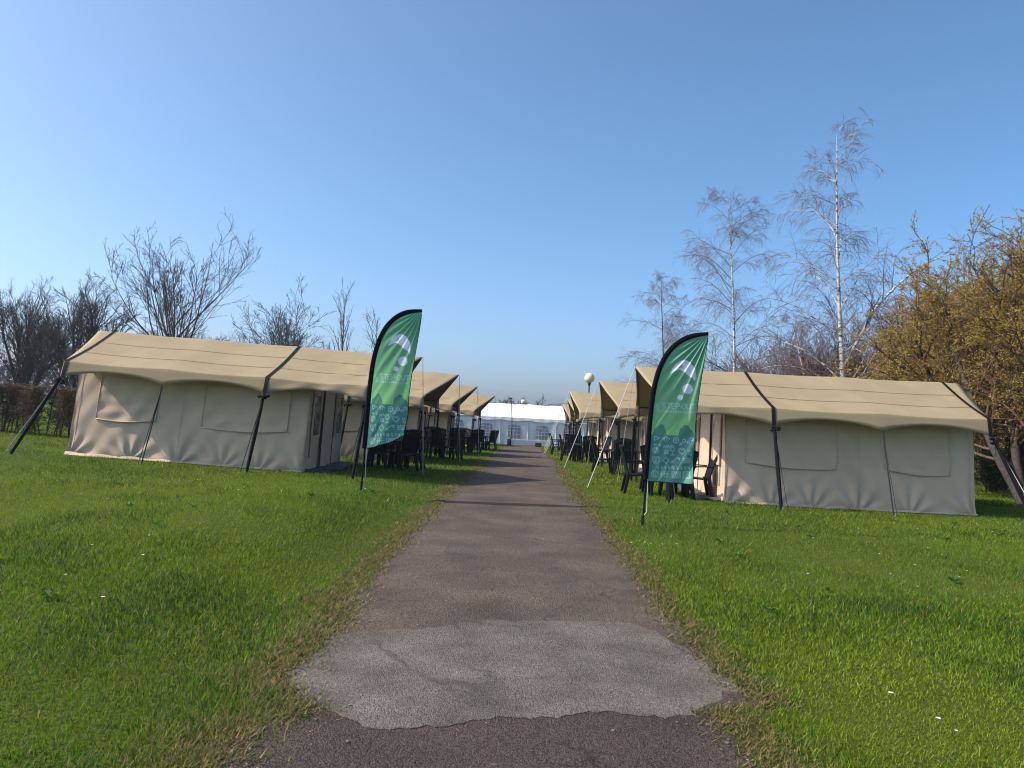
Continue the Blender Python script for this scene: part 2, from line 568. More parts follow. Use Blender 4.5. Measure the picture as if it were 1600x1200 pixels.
def make_tent(sx, tip, seed):
    """one tent; sx=+1 has its porch towards -x, sx=-1 is its mirror image"""
    rnd = rs(seed)
    root = empty('safari_tent')

    def put(name, V, F, mat, parent=root, smooth=False):
        V = np.array(V, float)
        V[:, 0] *= sx
        if sx < 0:
            F = F[:, ::-1] if isinstance(F, np.ndarray) else [tuple(reversed(f)) for f in F]
        return mk(name, V, F, mat, parent, smooth)

    def putmb(name, mb, mat, parent=root, smooth=False):
        return put(name, np.array(mb.v), mb.f, mat, parent, smooth)

    # fly sheet with scalloped valance
    ns = 76
    rows = [(-2.15, 2), (-2.12, 1.4), (-2.075, .5), (-2.056, .06), (-2.05, 0), (-2.03, 0), (-1.8, 0), (-1.5, 0), (-1.2, 0), (-.9, 0), (-.6, 0), (-.3, 0), (-.1, 0), (0, 0)]
    rows = rows + [(-a, b) for a, b in rows[::-1][1:]]
    s = np.linspace(0, 1, ns)
    V = np.zeros((ns, len(rows), 3))
    for j, (y, val) in enumerate(rows):
        r = np.clip(1 - abs(y) / 2.05, 0, 1)
        x0 = -1.35 + (tip + 1.35) * r ** 1.25
        x1 = 5.14 + .5 * r
        x = x0 + (x1 - x0) * s
        z = fly_z(x, y)
        if val:
            arch = np.abs(np.sin(math.pi * (x + 1.35) / 2.15)) ** .75
            bottom = 1.615 + .17 * arch
            z = z + (bottom - z) * (val / 2)
            yy = y - np.sign(y) * .05 * arch * val / 2
            yy = yy + np.sign(y) * .012 * np.sin(x * 9 + z * 14) * val * (x < .8)
        else:
            yy = np.full(ns, y) 
        # creases running in from the porch corners
        if not val:
            z = z + .010 * np.exp(-((x + 1.0) / .9) ** 2) * np.sin(abs(y) * 16 + x * 7) * (abs(y) > .5)
        V[:, j, 0], V[:, j, 1], V[:, j, 2] = x, yy, z
    fly = put('fly_sheet', V.reshape(-1, 3), grid_faces(ns, len(rows)), M_canvas, smooth=True)
    sm = fly.modifiers.new('thickness', 'SOLIDIFY')
    sm.thickness = .004
    for sgn in (-1, 1):
        for yr in (.70, 1.38):
            xsm = np.linspace(-1.15 - (tip + 1.35) * -.5 * 0, 5.15, 60)
            SV = np.stack([np.stack([xsm, np.full(60, sgn * (yr - .012)), fly_z(xsm, yr - .012) + .0085], -1), np.stack([xsm, np.full(60, sgn * (yr + .012)), fly_z(xsm, yr + .012) + .0085], -1)], 1)
            put('roof_seam', SV.reshape(-1, 3), grid_faces(60, 2) if sgn < 0 else grid_faces(60, 2)[:, ::-1], M_seam)
    # webbing straps over the roof
    for xs, w in ((.80, .075), (5.08, .075)):
        ys = np.concatenate([np.linspace(-2.15, -2.05, 3), np.linspace(-1.9, 1.9, 21), np.linspace(2.05, 2.15, 3)])
        SV = np.zeros((len(ys), 2, 3))
        for i, y in enumerate(ys):
            xr = xs + (.0 if xs < 2 else .18 * (1 - abs(y) / 2.15))
            zz = float(fly_z(np.array(xr), y)) if abs(y) <= 2.05 else float(np.interp(abs(y), [2.05, 2.10, 2.15], [1.97, 1.78, 1.60]))
            yo = y + (math.copysign(.012, y) if abs(y) > 2.0 else 0)
            for k, d in enumerate((-w / 2, w / 2)):
                SV[i, k] = (xr + d, yo, zz + .012)
        put('roof_strap', SV.reshape(-1, 3), grid_faces(len(ys), 2), M_black)
    # steel frame under the fly
    mb = MB()
    mb.tube([(tip + .05, 0, 2.745), (5.4, 0, 2.745)], .022, 6)
    putmb('ridge_pole', mb, M_steel)
    for x in (-1.27, .8, 5.1):
        for sgn in (-1, 1):
            mb = MB()
            top = tip + .05 if x < 0 else x
            mb.tube([(top, 0, 2.72), (x, sgn * 2.0, 1.90)], .018, 6)
            putmb('rafter', mb, M_steel)
    for sgn in (-1, 1):
        mb = MB()
        mb.tube([(-1.27, sgn * 2.0, 1.92), (-1.24, sgn * 2.02, -.05)], .02, 6)
        putmb('upright_pole', mb, M_steel)
        mb = MB()
        mb.tube([(-1.27, sgn * 2.0, 1.9), (5.1, sgn * 2.0, 1.9)], .016, 6)
        putmb('eave_rail', mb, M_steel)
    # outward leaning guy poles and straps with their knots
    for sgn in (-1, 1):
        for i, x in enumerate(DIPS):
            out = .16 if i == 3 else .06
            top = (x + (.02 if i == 3 else 0), sgn * 2.16, 1.60)
            bot = (x + out + (.45 if i == 3 else .0), sgn * 2.62, -.06)
            thick = i != 2
            mb = MB()
            if thick:
                mb.tube([top, tuple(np.array(top) * .5 + np.array(bot) * .5), bot], [.028, .040, .030], 6)
            else:
                mb.tube([top, bot], .013, 5)
            putmb('guy_pole' if thick else 'guy_rope', mb, M_black if thick else M_steel)
            mb = MB()
            b2 = (bot[0] + (.05 if i == 2 else .12), bot[1] + sgn * .03, -.05)
            mb.tube([top, b2], .009, 4)
            putmb('guy_rope', mb, M_rope if i == 3 else M_steel)
            mb = MB()
            mb.tube([(bot[0], bot[1], -.05), (bot[0] + .02, bot[1] + sgn * .02, .07)], .022 if i == 3 else .012, 6)
            putmb('peg', mb, M_peg)
            if thick:
                mb = MB()
                for k in range(6):
                    mb.ball((top[0] + rnd.uniform(-.09, .09), top[1] + sgn * rnd.uniform(-.02, .05), 1.53 + rnd.uniform(-.05, .06)), rnd.uniform(.025, .05), 6, 4, (1.3, 1, .8), random.Random(k + i))
                mb.tube([(top[0] + .05, top[1], 1.5), (top[0] + .07, top[1], 1.22)], .008, 4)
                putmb('strap_knot', mb, M_black)
    # ridge ropes at the porch tip
    mb = MB(); mb.tube([(tip, 0, 2.80), (tip - (1.0 if sx > 0 else .28), -.25, -.05)], .010 if sx > 0 else .005, 5)
    putmb('ridge_rope', mb, M_rope)
    mb = MB(); mb.tube([(tip, 0, 2.80), (tip - (.05 if sx > 0 else .02), 1.9, -.05)], .005, 4)
    putmb('ridge_rope', mb, M_rope)

    # canvas walls with folds running in to the pegged hem
    pins = np.array([.04, .95, 1.75, 2.72, 3.75, 5.06])

    def folds(u, v, ph):
        d = np.zeros_like(u)
        for k, p in enumerate(pins):
            r = np.hypot(u - p, v + .02)
            th = np.arctan2(u - p, v + .05)
            d += .030 * np.exp(-((r - .15) / .38) ** 2) * np.sin(th * (9 + k % 3) + ph + k)
        d += .008 * np.sin(u * 5 + ph) * np.sin(v * 3.1 + 1) + .005 * np.sin(u * 13 + v * 9 + ph)
        d += .012 * np.sin(u * 2.1 + 2 * ph)
        return d

    TOP, LEAN = 1.86, .19

    def wall_pt(u, v, sgn, extra=0.0, ph=0.0):
        y = W2 - LEAN * v / TOP
        d = folds(u, v, ph)
        return np.stack([u + .0 * v, sgn * (y + d + extra), v - .04 + .02 * np.sin(u * 6 + ph) * (v < .05)], -1)

    nu, nv = 111, 42
    U, Vv = np.meshgrid(np.linspace(0, L_T, nu), np.linspace(0, TOP, nv), indexing='ij')
    for sgn in (-1, 1):
        put('side_wall', wall_pt(U, Vv, sgn, 0, .7 + sgn).reshape(-1, 3), grid_faces(nu, nv) if sgn < 0 else grid_faces(nu, nv)[:, ::-1], M_wall, smooth=True)
    # seams
    for u0 in (.03, 2.75, 5.0):
        vv = np.linspace(0, TOP, 30)
        uu = np.stack([np.full(30, u0 - .014), np.full(30, u0 + .014)], 1)
        P = wall_pt(uu, np.repeat(vv[:, None], 2, 1), -1, .006, -.3)
        put('seam', P.reshape(-1, 3), grid_faces(30, 2), M_flap)
    # window flaps let down over the windows
    for fi, (a, b) in enumerate(((.42, 2.28), (3.28, 4.58))):
        fu, fv = np.meshgrid(np.linspace(a, b, 46), np.linspace(.86, 1.74, 26), indexing='ij')
        t = (fu - a) / (b - a)
        h = (fv - .86) / .88
        fvv = fv - .05 * np.sin(t * math.pi) * (1 - h) ** 2 + (.03 - .06 * t) * (1 - h)
        ex = .016 + .014 * (1 - h) * np.sin(t * math.pi) + .012 * (1 - h) * np.sin(t * 17 + h * 9) * np.exp(-((t - (.2 if fi else .8)) / .4) ** 2) + .008 * np.sin(h * 22 + t * 5) * (1 - h)
        P = wall_pt(fu, fvv, -1, ex, -.3)
        fl = put('window_flap', P.reshape(-1, 3), grid_faces(46, 26), M_flap, smooth=True)
        mb = MB(); mb.tube([tuple(P[i, 0] + np.array((0, -.004, -.006))) for i in range(0, 46, 3)], .014, 6)
        putmb('hem', mb, M_flap, fl, True)
        for e in (0, 45):
            mb = MB(); mb.tube([tuple(P[e, j] + np.array((0, -.004, 0))) for j in range(0, 26, 5)], .008, 5)
            putmb('hem', mb, M_flap, fl, True)
    # muddy hem strip on the grass
    mb = MB()
    xs = np.linspace(-.02, L_T + .02, 40)
    SV = np.stack([np.stack([xs, -W2 - .02 + 0 * xs, .03 + .012 * np.sin(xs * 9)], -1), np.stack([xs, -W2 - .09 - .02 * np.sin(xs * 7), -.03 + 0 * xs], -1)], 1)
    put('mud_flap', SV.reshape(-1, 3), grid_faces(40, 2), M_wall)
    # end walls
    for x_at, name in ((0.0, 'gable_wall'), (L_T, 'back_wall')):
        n1, n2 = 45, 34
        yy, hh = np.meshgrid(np.linspace(-1, 1, n1), np.linspace(0, 1, n2), indexing='ij')
        top = 1.86 + .72 * (1 - np.abs(yy))
        z = hh * top
        half = W2 - LEAN * np.clip(z, 0, TOP) / TOP
        d = .012 * np.sin(yy * 9 + 1) * np.sin(z * 2.6) + .018 * np.exp(-(z / .3) ** 2) * np.sin(yy * 26)
        sg = -1 if x_at == 0 else 1
        P = np.stack([x_at + sg * d + 0 * z, yy * half, z - .04], -1)
        F = grid_faces(n1, n2)
        gw = put(name, P.reshape(-1, 3), F[:, ::-1] if x_at == 0 else F, M_wall, smooth=True)
        if x_at == 0:
            # door curtain in the middle, a clear window on each side
            n3 = 16
            dy, dz = np.meshgrid(np.linspace(-.48, .48, n3), np.linspace(.02, 1.82, 20), indexing='ij')
            P = np.stack([-.045 - .018 * np.sin(dy * 24) * (1 - dz / 2.4), dy, dz], -1)
            dr = put('door_curtain', P.reshape(-1, 3), grid_faces(n3, 20)[:, ::-1], M_flap, smooth=True)
            for yz in (-.5, .5):
                mb = MB(); mb.tube([(-.055, yz, .02), (-.05, yz * .98, 1.85)], .010, 5)
                putmb('zip', mb, M_zip, dr)
            for yc in (-1.02, 1.02):
                mb = MB()
                w2, z0, z1 = .27, .78, 1.66
                mb.box(-.055, -.02, yc - w2 - .05, yc + w2 + .05, z0 - .05, z0)
                mb.box(-.055, -.02, yc - w2 - .05, yc + w2 + .05, z1, z1 + .05)
                mb.box(-.055, -.02, yc - w2 - .05, yc - w2, z0, z1)
                mb.box(-.055, -.02, yc + w2, yc + w2 + .05, z0, z1)
                wf = putmb('window_frame', mb, M_flap)
                wy, wz = np.meshgrid(np.linspace(-w2, w2, 14), np.linspace(z0, z1, 18), indexing='ij')
                P = np.stack([-.032 + .010 * np.sin(wy * 14 + wz * 11) + .006 * np.sin(wz * 23 - wy * 9), yc + wy, wz], -1)
                if sx > 0 and yc < 0:
                    put('window_cover', P.reshape(-1, 3) + np.array([-.012, 0, 0]), grid_faces(14, 18)[:, ::-1], M_wall, wf, True)
                else:
                    put('clear_window', P.reshape(-1, 3), grid_faces(14, 18)[:, ::-1], M_pvc, wf, True)
            for yz in (-1.5, -1.44):
                mb = MB(); mb.tube([(-.06, yz, 1.8), (-.055, yz - .02, 1.2), (-.06, yz + .01, .3)], .006, 4)
                putmb('door_tie', mb, M_zip)
    # ground sheet spilling out of the door
    n4 = 14
    mx_, my_ = np.meshgrid(np.linspace(-.55, .02, n4), np.linspace(-1.5, 1.5, 22), indexing='ij')
    P = np.stack([mx_ + .05 * np.sin(my_ * 4) * (mx_ < -.3), my_, .035 + .014 * np.sin(mx_ * 17 + my_ * 8) + .01 * np.sin(my_ * 13)], -1)
    put('groundsheet', P.reshape(-1, 3), grid_faces(n4, 22), M_mat, smooth=True)
    return root


tent_right = make_tent(1, -1.70, 21)
tent_left = make_tent(-1, -2.15, 22)
TR = [(4.20, 17.42, 0, 'tan canvas safari tent nearest the camera on the right, behind the flag'),
      (4.04, 24.20, 1.0, 'second tan safari tent on the right side, just past the near one'),
      (3.55, 31.60, -1.0, 'third tan safari tent on the right, below the globe lamp'),
      (3.90, 38.90, .5, 'fourth tan safari tent on the right, mostly hidden by the third'),
      (4.02, 46.00, 0, 'last tan safari tent on the right, next to the white marquee')]
TL = [(-4.68, 18.00, 0, 'tan canvas safari tent nearest the camera on the left, full length in view'),
      (-4.32, 24.10, 0, 'second tan safari tent on the left, just behind the left flag'),
      (-4.15, 31.20, 1, 'third tan safari tent on the left side of the path'),
      (-3.70, 38.80, -1, 'last tan safari tent on the left, beside the white marquee')]
for lst, proto, sx in ((TR, tent_right, 1), (TL, tent_left, -1)):
    for i, (x, y, rz, lab) in enumerate(lst):
        o = proto if i == 0 else copy_tree(proto)
        o.location = (x, y, g(x, y))
        o.rotation_euler = (0, R(1.7) if sx < 0 else 0, R(rz))
        tag(o, lab, 'tent', 'safari tents in two rows')

# ------------------------------------------------------------------ feather flags
def unroll(px, py_):
    dx, dy = px - 1006.0, 822.0 - py_
    c, s_ = math.cos(R(3)), math.sin(R(3))
    k = 11.45 / 1190
    return (np.asarray(dx * c - dy * s_) * k, np.asarray(dx * s_ + dy * c) * k)


pole_px = [(1006, 822), (1009, 790), (1012, 752), (1016, 700), (1021, 645), (1027, 605), (1036, 575), (1049, 552), (1066, 536), (1086, 527), (1110, 523)]
trail_px = [(1083, 757), (1087, 700), (1091, 650), (1096, 605), (1102, 565), (1107, 540), (1110, 525)]


def catmull(pts, n):
    P = np.array(pts, float)
    d = np.concatenate([[0], np.cumsum(np.hypot(*np.diff(P, axis=0).T))])
    t = np.linspace(0, d[-1], n)
    m = np.gradient(P, d, axis=0)
    i = np.clip(np.searchsorted(d, t, 'right') - 1, 0, len(d) - 2)
    h = d[i + 1] - d[i]
    u = ((t - d[i]) / h)[:, None]
    h = h[:, None]
    return ((2 * u ** 3 - 3 * u ** 2 + 1) * P[i] + (u ** 3 - 2 * u ** 2 + u) * h * m[i] + (-2 * u ** 3 + 3 * u ** 2) * P[i + 1] + (u ** 3 - u ** 2) * h * m[i + 1])


def lin(r, g_, b):
    return np.array([((c / 255 + .055) / 1.055) ** 2.4 if c > 10 else c / 255 / 12.92 for c in (r, g_, b)])


def strokes():
    """white outline marks on the flag, in picture units of the sail"""
    S = []

    def poly(pts, close=False, w=.55):
        pts = list(pts)
        if close: pts.append(pts[0])
        for a, b in zip(pts[:-1], pts[1:]):
            S.append((*a, *b, w))

    def circ(cx, cy, rx, ry=None, n=14, w=.55):
        ry = ry or rx
        poly([(cx + rx * math.cos(2 * math.pi * k / n), cy + ry * math.sin(2 * math.pi * k / n)) for k in range(n)], True, w)
    # lettering: S T E P . O U T
    def let(ch, x, y, w=5.0, h=8.0):
        T = {'S': [[(1, 0), (.1, 0), (0, .25), (.2, .48), (.85, .55), (1, .8), (.8, 1), (0, 1)]],
             'T': [[(0, 0), (1, 0)], [(.5, 0), (.5, 1)]],
             'E': [[(1, 0), (0, 0), (0, 1), (1, 1)], [(0, .5), (.85, .5)]],
             'P': [[(0, 1), (0, 0), (.8, 0), (1, .25), (.8, .5), (0, .5)]],
             'O': [[(.2, 0), (.8, 0), (1, .3), (1, .7), (.8, 1), (.2, 1), (0, .7), (0, .3), (.2, 0)]],
             'U': [[(0, 0), (0, .75), (.2, 1), (.8, 1), (1, .75), (1, 0)]]}
        for ln in T[ch]:
            poly([(x + a * w, y + b * h + (x + a * w - 1037) * .04) for a, b in ln], w=.62)
    for ch, x in zip('STEPOUT', (1037.5, 1045.5, 1052.5, 1059.3, 1069, 1076.2, 1083)):
        let(ch, x, 630.5)
    circ(1066.4, 636, .5, n=6)
    poly([(1024, 639), (1028, 632), (1031, 640)], w=.35)
    rr = random.Random(4)
    x = 1030.0
    while x < 1086:                       # second line: too small to read
        hgt = rr.uniform(2.2, 3.6)
        yb = 641.5 + (x - 1037) * .05
        poly([(x, yb), (x + rr.uniform(-.3, .8), yb + hgt)], w=.5)
        if rr.random() < .5: poly([(x, yb + hgt * rr.random()), (x + 1.6, yb + hgt * rr.random())], w=.45)
        x += rr.uniform(2.4, 3.6)
    # symbols, row by row
    poly([(1024, 682), (1025, 689), (1033, 685)], True)
    poly([(1038, 687), (1044, 683), (1049, 687)]); poly([(1041, 690), (1041, 686)]); poly([(1045, 690), (1045, 684)])
    circ(1059, 689, 4.2); circ(1059, 688.5, .8, n=6)
    circ(1067, 694, 1.7); circ(1072, 689.5, 2.4); poly([(1066, 696), (1064.5, 697)]); circ(1078, 692, 1.8); circ(1083, 687.5, 2.3)
    poly([(1024, 694), (1024, 697), (1028, 695.5)], True, .4); circ(1034, 696.5, 1.8, n=8, w=.4)
    for k in range(3): poly([(1039 + k * 6, 701), (1040.5 + k * 6, 697), (1042.5 + k * 6, 701), (1044 + k * 6, 697)], w=.4)
    circ(1026.5, 704.5, 5, 4.6); circ(1026.5, 704, 2.7, 2.4)
    for k in range(3): poly([(1040 + k * 2.6, 704), (1042 + k * 2.6, 710)], w=.4); poly([(1042 + k * 2.6, 704), (1040 + k * 2.6, 710)], w=.4)
    poly([(1050.5, 712), (1056.5, 712)]); poly([(1053.5, 712), (1053.5, 706)]); poly([(1050, 701), (1051, 705.5), (1056, 705.5), (1057, 701)])
    poly([(1068, 711), (1063.5, 706), (1064, 702.5), (1067, 702), (1068, 704), (1070, 702), (1072.5, 703), (1072.5, 706)], True)
    circ(1080, 706, 2.0, n=8, w=.4); poly([(1078, 710), (1082, 713), (1083, 709)], w=.4)
    poly([(1021.5, 715), (1032.5, 715), (1031.5, 722), (1027, 726), (1022.5, 722)], True); circ(1027, 721.5, .9, n=6); poly([(1024, 718), (1029, 718)], w=.4)
    poly([(1043, 715), (1048, 720), (1043, 725.5), (1037.5, 720)], True)
    poly([(1051, 724), (1056, 721), (1060, 717), (1064, 717)]); poly([(1061.5, 716), (1064.5, 717), (1063, 720)]); poly([(1053, 720), (1055, 724)])
    for k in range(3): poly([(1069 + 3 * j, 717 + k * 3 + (1 if j % 2 else -1)) for j in range(5)])
    xs_ = 1029
    for k in range(9):
        poly([(xs_, 730), (xs_ + 1.6, 734)], w=.4); poly([(xs_ + 2, 730), (xs_ + 2, 734.4)], w=.4); xs_ += 6
    circ(1054, 732, 2.0, 2.6, n=10, w=.4)
    circ(1025, 741, 5.2); poly([(1023, 737), (1023, 745)]); poly([(1027, 737), (1025.5, 745)]); poly([(1031.5, 737), (1029.5, 743)])
    poly([(1034, 741.5), (1047, 741.5)], w=.7); poly([(1040.5, 737), (1040.5, 746)], w=.7)
    for a, b in ((1036, 738.5), (1044.5, 738.5), (1036, 744.8), (1044.5, 745.5)): circ(a, b, .6, n=6, w=.6)
    poly([(1069.5, 738), (1079, 738), (1079, 747.5), (1069.5, 747.5)], True); poly([(1072, 745), (1076.5, 740)])
    for k in range(4): poly([(1053 + k * 3, 746.5), (1056 + k * 3, 738.5)], w=.9)
    poly([(1052, 738), (1065, 738), (1065, 747.5), (1052, 747.5)], True, .45)
    return np.array(S)


def in_poly(x, y, pts):
    c = np.zeros(x.shape, bool)
    n = len(pts)
    for i in range(n):
        (x1, y1), (x2, y2) = pts[i], pts[(i + 1) % n]
        cond = ((y1 > y) != (y2 > y))
        c ^= cond & (x < (x2 - x1) * (y - y1) / ((y2 - y1) + 1e-9) + x1)
    return c


def make_flag(kind):
    root = empty('feather_flag')
    pole = catmull(pole_px, 90)
    hi = pole[np.argmin(np.abs(pole[:, 1] - 752)):]
    nv, nu = 330, 100
    hi = catmull(hi[::4].tolist() + [hi[-1].tolist()], nv)
    tr = catmull(trail_px, nv)
    if kind == 1:                               # the left one: lower corner blown up and back
        w = np.linspace(0, 1, nv)
        lift = np.exp(-(w / .16) ** 2)
        tr[:, 1] -= 24 * lift
        tr[:, 0] -= 2 * lift
    u = np.linspace(0, 1, nu)
    GX = hi[:, None, 0] * (1 - u) + tr[:, None, 0] * u
    GY = hi[:, None, 1] * (1 - u) + tr[:, None, 1] * u
    if kind == 1:
        GY += 5 * (u * (1 - u) * 4)[None] * np.exp(-(np.linspace(0, 1, nv)[:, None] / .1) ** 2)
    lx, lz = unroll(GX, GY)
    # folds fanning out from the tip, plus billow
    th = np.arctan2(GX - 1112, GY - 519)
    rr = np.hypot(GX - 1112, GY - 519)
    hem = smooth01((u - .02) / .25)[None]
    d = .020 * np.sin(th * 38 + .8) * hem * smooth01(rr / 45) * np.exp(-(rr / 190) ** 2)
    d += .020 * np.sin((GX * .55 + GY * .34) * .36) * hem * smooth01((GY - 640) / 60)
    d += .012 * np.sin((GX * .8 + GY * .62) * .55) * np.exp(-((GX - 1022) / 16) ** 2) * hem
    d += (.05 if kind == 0 else .10) * np.sin(u * math.pi)[None] * smooth01((GY - 540) / 150) + (.03 * np.sin(GY * .03) * u[None])
    P = np.stack([lx, d, lz], -1)
    # print
    C = np.zeros(P.shape)
    stops = [(523, (98, 166, 134)), (580, (116, 178, 134)), (630, (134, 192, 142)), (668, (148, 212, 140)), (681, (152, 218, 128))]
    ys = [a for a, _ in stops]
    for k in range(3):
        C[..., k] = np.interp(GY, ys, [lin(*c)[k] for _, c in stops])
    low = GY > 681 + (GX - 1050) * .04
    sky_l = in_poly(GX, GY, [(1021, 682), (1024, 672), (1030, 668), (1034, 664), (1038, 663), (1041, 668), (1046, 682)])
    sky_r = in_poly(GX, GY, [(1062, 684), (1066, 670), (1070, 668), (1072, 664), (1078, 666), (1081, 672), (1085, 674), (1090, 684)])
    for m_, c_ in ((sky_l, (98, 158, 126)), (sky_r, (90, 148, 126)), (low, (86, 146, 134))):
        C[m_] = lin(*c_)
    base_low = low[..., None] * (lin(104, 166, 140) - lin(86, 146, 134)) * smooth01((GY - 720) / 40)[..., None]
    C = C + base_low
    W_ = lin(244, 246, 255)
    cap = [(1049, 585), (1053, 577), (1058, 570), (1065, 564.5), (1073, 563), (1080, 566), (1086, 573), (1089, 582), (1089.5, 591), (1088, 597), (1085, 592), (1081, 590), (1076, 586), (1070, 581), (1064, 578), (1057, 580)]
    C[in_poly(GX, GY, cap)] = W_
    C[in_poly(GX, GY, [(1063, 575), (1068, 570), (1069, 573), (1065, 577)])] = lin(150, 165, 200)
    C[np.hypot(GX - 1077, GY - 608.5) < 8.0] = W_
    C[np.hypot(GX - 1065.3, GY - 621.5) < 4.0] = W_
    ink = np.zeros(GX.shape)
    for x1, y1, x2, y2, w in strokes():
        m_ = (GY > min(y1, y2) - 2) & (GY < max(y1, y2) + 2) & (GX > min(x1, x2) - 2) & (GX < max(x1, x2) + 2)
        if not m_.any(): continue
        ax, ay = GX[m_] - x1, GY[m_] - y1
        bx, by = x2 - x1, y2 - y1
        t = np.clip((ax * bx + ay * by) / (bx * bx + by * by + 1e-9), 0, 1)
        dist = np.hypot(ax - t * bx, ay - t * by)
        ink[m_] = np.maximum(ink[m_], np.clip((w + .3 - dist) / .45, 0, 1))
    ink *= np.where(GY < 660, .85, .72)
    C = C * (1 - ink[..., None]) + lin(200, 226, 226) * ink[..., None]
    me = mesh('sail', P.reshape(-1, 3), grid_faces(nv, nu)[:, ::-1], M_sail, True)
    ca = me.color_attributes.new('print', 'FLOAT_COLOR', 'POINT')
    ca.data.foreach_set('color', np.concatenate([C.reshape(-1, 3), np.ones((C.shape[0] * nu, 1))], 1).astype(np.float32).ravel())
    link('sail', me, root)
    # black pole sleeve
    hx_, hz_ = unroll(hi[:, 0], hi[:, 1])
    T = np.stack([np.gradient(hx_), np.gradient(hz_)], 1)
    T /= np.linalg.norm(T, axis=1, keepdims=True)
    mb = MB()
    w = np.interp(np.linspace(0, 1, nv), [0, .05, .9, 1], [.042, .042, .040, .026])
    idx = list(range(0, nv, 5)) + [nv - 1]
    mb.tube([(hx_[i] - T[i, 1] * w[i] * .5, -.004, hz_[i] + T[i, 0] * w[i] * .5) for i in idx], [w[i] * .95 for i in idx], 10)
    sl = mb.build('pole_sleeve', M_hem, root, True)
    for v in sl.data.vertices: v.co.y *= .45
    # pole below the sleeve and ground spike
    lowp = pole[pole[:, 1] > 748]
    ax, az = unroll(lowp[:, 0], lowp[:, 1])
    mb = MB(); mb.tube([(a - .012, 0, b) for a, b in zip(ax, az)], .016, 8); mb.build('pole', M_hem, root)
    mb = MB(); mb.tube([(-.014, 0, .16), (-.016, 0, -.12)], .022, 8); mb.build('ground_spike', M_steel, root)
    mb = MB(); mb.tube([(hx_[2] + .01, -.01, hz_[2] + .02), (ax[2] + .035, -.015, az[2] + .14), (ax[1], -.02, .17)], .006, 5); mb.build('tension_cord', M_rope, root)
    # hem edge at the trailing side and foot
    mb = MB(); mb.tube([tuple(P[i, -1]) for i in range(0, nv, 6)], .006, 5); mb.build('edge_binding', M_hem, root)
    mb = MB(); mb.tube([tuple(P[0, i]) for i in range(0, nu, 5)] + [tuple(P[0, -1])], .006, 5); mb.build('edge_binding', M_hem, root)
    return root


f_r = make_flag(0)
f_r.location = (1.88, 11.5, g(1.88, 11.5))
tag(f_r, 'green feather flag with white symbols planted right of the path', 'flag', 'green feather flags')
f_l = make_flag(1)
f_l.location = (-2.66, 12.9, g(-2.66, 12.9))
f_l.rotation_euler = (0, 0, R(32))
f_l.scale = (1.08, 1.08, 1.08)
tag(f_l, 'green feather flag with white symbols planted left of the path', 'flag', 'green feather flags')

# ------------------------------------------------------------------ garden chairs and tables
def make_chair():
    r = empty('garden_chair')
    # seat: dished panel with a front roll
    n1, n2 = 9, 9
    a, b = np.meshgrid(np.linspace(-1, 1, n1), np.linspace(0, 1, n2), indexing='ij')
    wx = .235 - .025 * b
    z = .425 - .018 * (1 - a ** 2) - .03 * b + .0 - .03 * np.clip((.12 - b) / .12, 0, 1) ** 2
    top = np.stack([a * wx, -.23 + .44 * b, z], -1).reshape(-1, 3)
    V = np.concatenate([top, top - np.array([0, 0, .022])])
    F = grid_faces(n1, n2)
    N = n1 * n2
    ring = [i * n2 for i in range(n1)] + [(n1 - 1) * n2 + j for j in range(1, n2)] + [i * n2 + n2 - 1 for i in range(n1 - 2, -1, -1)] + [j for j in range(n2 - 2, 0, -1)]
    side = [(ring[k], ring[k] + N, ring[(k + 1) % len(ring)] + N, ring[(k + 1) % len(ring)]) for k in range(len(ring))]
    mk('seat', V, [tuple(f) for f in F] + [tuple(f[::-1] + N) for f in F] + side, M_plastic, r, True)
    # tall curved slatted back
    mb = MB()
    def bp(t, h):        # t -1..1 across, h 0..1 up
        return (t * (.215 + .035 * h), .205 + .16 * h + .035 * (1 - t * t) * h, .40 + .62 * h - .04 * t * t * h)
    for k in range(7):
        t = -0.78 + k * .26
        for j in range(4):
            mb.bar(bp(t, j / 4 * .92), bp(t, (j + 1) / 4 * .92), .055, .014)
    for t in (-1, 1):
        for j in range(4):
            mb.bar(bp(t, j / 4), bp(t, (j + 1) / 4), .034, .028)
    for j in range(8):
        mb.bar(bp(-1 + j / 4, .96), bp(-1 + (j + 1) / 4, .96), .03, .075, side=(0, 1, 0))
        mb.bar(bp(-1 + j / 4, .04), bp(-1 + (j + 1) / 4, .04), .03, .05, side=(0, 1, 0))
    mb.build('backrest', M_plastic, r)
    for sgn in (-1, 1):
        mb = MB()
        pts = [(sgn * .265, .25, .66), (sgn * .285, .08, .665), (sgn * .285, -.10, .655), (sgn * .272, -.22, .63)]
        for p, q in zip(pts[:-1], pts[1:]): mb.bar(p, q, .055, .024)
        mb.build('armrest', M_plastic, r)
        mb = MB()
        mb.bar((sgn * .27, -.225, .63), (sgn * .245, -.215, .42), .04, .035)
        mb.bar((sgn * .245, -.215, .43), (sgn * .275, -.26, -.015), .085, .07, .055, .05)
        mb.build('leg', M_plastic, r)
        mb = MB()
        mb.bar((sgn * .20, .20, .42), (sgn * .245, .29, -.015), .085, .07, .055, .05)
        mb.build('leg', M_plastic, r)
    return r


